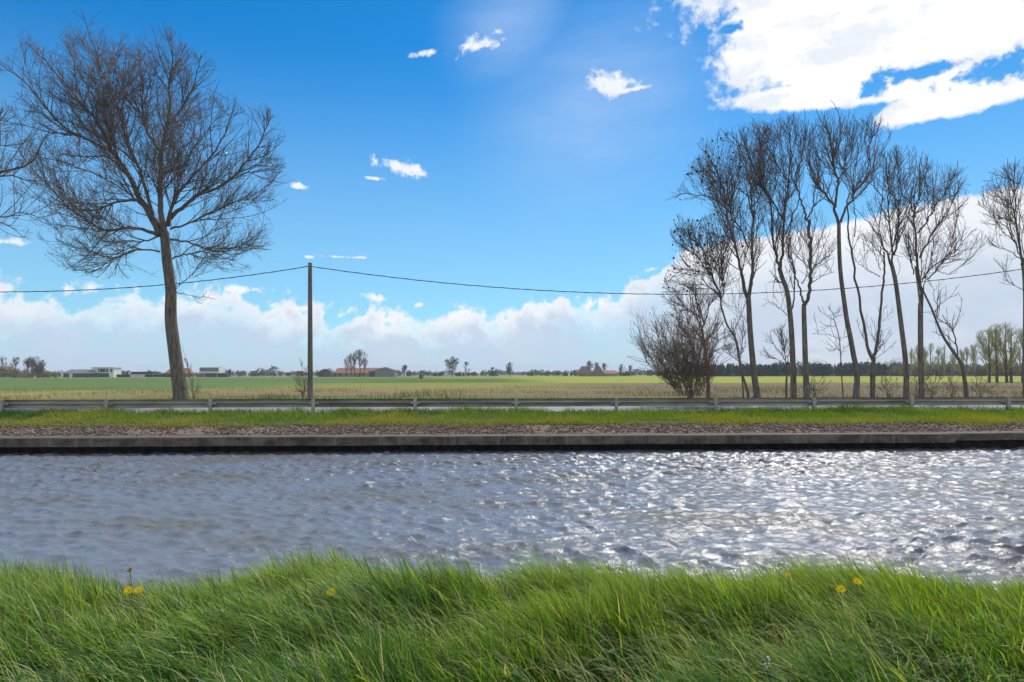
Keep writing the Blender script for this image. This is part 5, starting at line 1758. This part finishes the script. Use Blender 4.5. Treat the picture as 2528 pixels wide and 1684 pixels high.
for i, (pp, yy, sp, lb) in enumerate([(1455, 889, 0.30, 'bare tree rising behind the left roof of the brown farmhouse'), (1472, 893, 0.34, 'bare tree rising behind the right roof of the brown farmhouse'),
                                      (1492, 895, 0.34, 'bare tree just right of the brown farmhouse'), (1534, 899, 0.34, 'bare tree just right of the small red roof'),
                                      (1556, 902, 0.36, 'bare tree left of the bush, beyond the field'), (1418, 914, 0.4, 'low scrubby tree left of the brown farmhouse')]):
    far_tree('bare_tree', lb, pp, yy, BR + 22, sp, 220 + i, g, FM, rt=0.06)
g = 'bare trees over the brown copse at the left edge'
for i, (pp, yy, lb) in enumerate([(6, 876, 'bare tree at the very left edge above the copse'), (38, 877, 'wide bare tree over the left part of the copse'), (68, 880, 'faint bare tree over the middle of the copse'),
                                  (78, 876, 'slender pale bare tree over the middle of the copse'), (91, 876, 'dark bare tree over the right part of the copse'), (105, 884, 'shorter bare tree at the right end of the copse')]):
    far_tree('bare_tree', lb, pp, yy, 430, 0.26 if i != 1 else 0.34, 230 + i, g, FM, rt=0.05, trunk_h=0.2)


def shrub(label, pxx, w_px, py_top, Y, mat, seed, n=2200, group=None, name='shrub', cat='shrub', fs=None):
    r = np.random.default_rng(seed)
    mpp = Y / F
    H_ = CAMZ + (HY - py_top) * mpp - GZ
    hwid = w_px * mpp / 2
    k = 14
    cen = np.stack([r.uniform(-0.7, 0.7, k) * hwid, r.uniform(-0.5, 0.5, k) * hwid, H_ * r.uniform(0.2, 0.72, k)], 1)
    cen[:, 2] *= 1 - 0.35 * np.abs(cen[:, 0] / hwid)
    v, f = leaf_cloud(cen, np.stack([np.full(k, hwid * 0.42), np.full(k, hwid * 0.4), np.full(k, H_ * 0.27)], 1), n, fs or H_ * 0.045, r, 0.45)
    t_ = thing(name, label, cat, ((pxx - CX) * mpp, Y, GZ - 0.1), 0, group)
    st_ = np.zeros((1, 4, 3))
    st_[0, :, 2] = np.linspace(-0.1, H_ * 0.6, 4)
    tree_mesh('trunk', [(st_, np.linspace(0.03, 0.01, 4)[None] * H_, 5)], M['twig_far'], t_)
    obj('crown', v, f, mat, t_)
    return t_


g = 'shrubs of the copse at the left edge'
for i, (pp, ww, yy, mk, lb) in enumerate([(10, 40, 894, 'leaf_olive', 'olive domed shrub at the left edge of the copse'), (36, 34, 902, 'leaf_olive', 'lower olive shrub second in the copse'),
                                          (62, 36, 905, 'leaf_brown', 'brown shrub in the middle of the copse'), (92, 40, 897, 'leaf_brown', 'tallest reddish brown shrub of the copse'),
                                          (118, 30, 908, 'leaf_brown', 'brown shrub at the right end of the copse'), (138, 20, 914, 'leaf_olive', 'small shrub just left of the grey bungalow'),
                                          (52, 60, 919, 'leaf_green', 'long low green hedge in front of the copse')]):
    shrub(lb, pp, ww, yy, 440 - 3 * i, M[mk], 240 + i, group=g)
shrub('small dark round shrub alone in the green field', 1040, 13, 919, 240, M['leaf_dark'], 251, 500)
shrub('dark shrubs beside the right end of the grey barn', 981, 15, 921, BF - 14, M['leaf_brown'], 252, 500)
shrub('tall narrow dark conifer right of the grey clad house', 566, 8, 904, 620, M['leaf_dark'], 253, 500, fs=0.6)

# far woods along the horizon, conifer plantation, thicket
def woods(name, label, px0, px1, Y0, Y1, ht, n, mat, seed, n_leaf, fs, gaps=0.0, var=0.35):
    r = np.random.default_rng(seed)
    u = r.uniform(px0, px1, n)
    Y = r.uniform(Y0, Y1, n)
    hh = ht * (1 + var * vnoise(u * 0.05, u * 0, seed, 3, 1.0)) * r.uniform(0.75, 1.15, n)
    if gaps:
        kp = r.uniform(0, 1, n) > gaps
        u, Y, hh = u[kp], Y[kp], hh[kp]
    cen = np.stack([(u - CX) / F * Y, Y, GZ + hh * 0.45], 1)
    v, f = leaf_cloud(cen, np.stack([hh * 0.5, hh * 0.5, hh * 0.5], 1), n_leaf, fs, r)
    o = obj(name, v, f, mat)
    return tag(o, label, 'wood', kind='stuff')


M['far_leaf'] = foliage('far_wood', (0.06, 0.062, 0.045), (0.11, 0.105, 0.075), 0.02)
woods('far_woods', 'long low line of far woods along the horizon', -500, 3100, 1300, 2100, 10.0, 1500, M['far_leaf'], 301, 60000, 1.6, 0.15, 0.5)
woods('near_woods', 'patches of scrub and trees behind the far farms', -200, 1800, 640, 900, 6.5, 330, M['far_leaf'], 302, 16000, 0.9, 0.3, 0.6)


def conifers():
    r = np.random.default_rng(311)
    vs, fs, off = [], [], 0
    n = 520
    u = r.uniform(1700, 2250, n)
    Y = r.uniform(470, 520, n)
    hh = 8.6 * (1 + 0.10 * vnoise(u * 0.06, u * 0, 9, 3, 1.0)) * r.uniform(0.85, 1.15, n)
    base = np.stack([(u - CX) / F * Y, Y, np.full(n, GZ)], 1)
    per = 110
    t1 = r.uniform(0, 1, (n, per)) ** 0.8
    a = r.uniform(0, 6.28, (n, per))
    rad = (1 - t1) * 0.30 * hh[:, None] * r.uniform(0.5, 1.1, (n, per)) + 0.2
    p = base[:, None, :] + np.stack([rad * np.cos(a), rad * np.sin(a), t1 * hh[:, None]], -1)
    d = np.stack([np.cos(a), np.sin(a), np.full_like(a, -0.3)], -1) * 0.75
    sd = np.stack([-np.sin(a), np.cos(a), np.zeros_like(a)], -1) * 0.45
    q = np.stack([p - d * 0.5, p + sd, p + d, p - sd], 2).reshape(-1, 3)
    o = obj('conifer_wood', q, np.arange(len(q)).reshape(-1, 4), M['conifer'])
    tag(o, 'dense dark green conifer plantation across the right of the far field', 'wood', kind='stuff')


conifers()
M['thicket'] = foliage('thicket_twig', (0.12, 0.11, 0.06), (0.20, 0.18, 0.10), 0.1)
woods('thicket', 'olive brown undergrowth at the wood edge behind the pollard trees', 2215, 2900, 440, 480, 9.5, 300, M['thicket'], 312, 30000, 0.7, 0.0, 0.15)
woods('tall_wood', 'hazy bare treetops rising behind the conifer plantation', 1690, 2240, 560, 680, 11.5, 170, M['twig_far'], 313, 16000, 0.45, 0.2, 0.5)

g = 'slim hazy poplars in a row above the thicket'
plab = ['first slim poplar from the left in the hazy row', 'second slim poplar from the left in the hazy row', 'third slim poplar from the left in the hazy row',
        'fourth slim poplar from the left in the hazy row', 'fifth slim poplar from the left in the hazy row', 'fifth slim poplar from the right in the hazy row',
        'fourth slim poplar from the right in the hazy row', 'third slim poplar from the right in the hazy row', 'second slim poplar from the right in the hazy row', 'last slim poplar on the right of the hazy row']
for i, pp in enumerate([2248, 2264, 2281, 2299, 2316, 2334, 2352, 2370, 2388, 2404]):
    far_tree('poplar', plab[i], pp + random.uniform(-3, 3), 845 + [12, 4, 10, 0, 8, 3, 12, 16, 10, 0][i], 425, 0.15, 320 + i, g, (M['twig_far'], M['twig_willow']), rt=0.05, trunk_h=0.12, up=0.22, ang=26, dens=1.0)

g = 'pollard willows in a row at the right'
for i, (pp, yy, lb) in enumerate([(2440, 806, 'pollard willow with yellow green shoots, leftmost of its row'), (2458, 800, 'pollard willow close beside the leftmost one'), (2484, 793, 'tallest pollard willow in the middle of its row'),
                                  (2498, 800, 'dark stemmed pollard willow right of the tallest'), (2527, 808, 'pollard willow cut off by the right edge')]):
    t_ = far_tree('pollard_willow', lb, pp, yy, 118, 0.30, 340 + i, g, (M['bark_limb'], M['twig_willow']), rt=0.017, trunk_h=0.16, up=0.17, ang=28, dens=1.1)

# ------------------------------------------------------------------ haze
hz = MB().box(-2750, 2750, -260, 2800, -4.0, 28.0)
mt = bpy.data.materials.new('haze')
mt.use_nodes = True
T = NT(mt.node_tree)
pv = T.n('ShaderNodeVolumePrincipled')
pv.inputs['Color'].default_value = (0.86, 0.90, 1.0, 1)
pv.inputs['Density'].default_value = 0.0002
o = T.n('ShaderNodeOutputMaterial')
T.t.links.new(pv.outputs[0], o.inputs['Volume'])
hz = hz.build('haze', mt)
tag(hz, 'pale blue air haze over the far fields', 'haze', kind='stuff')
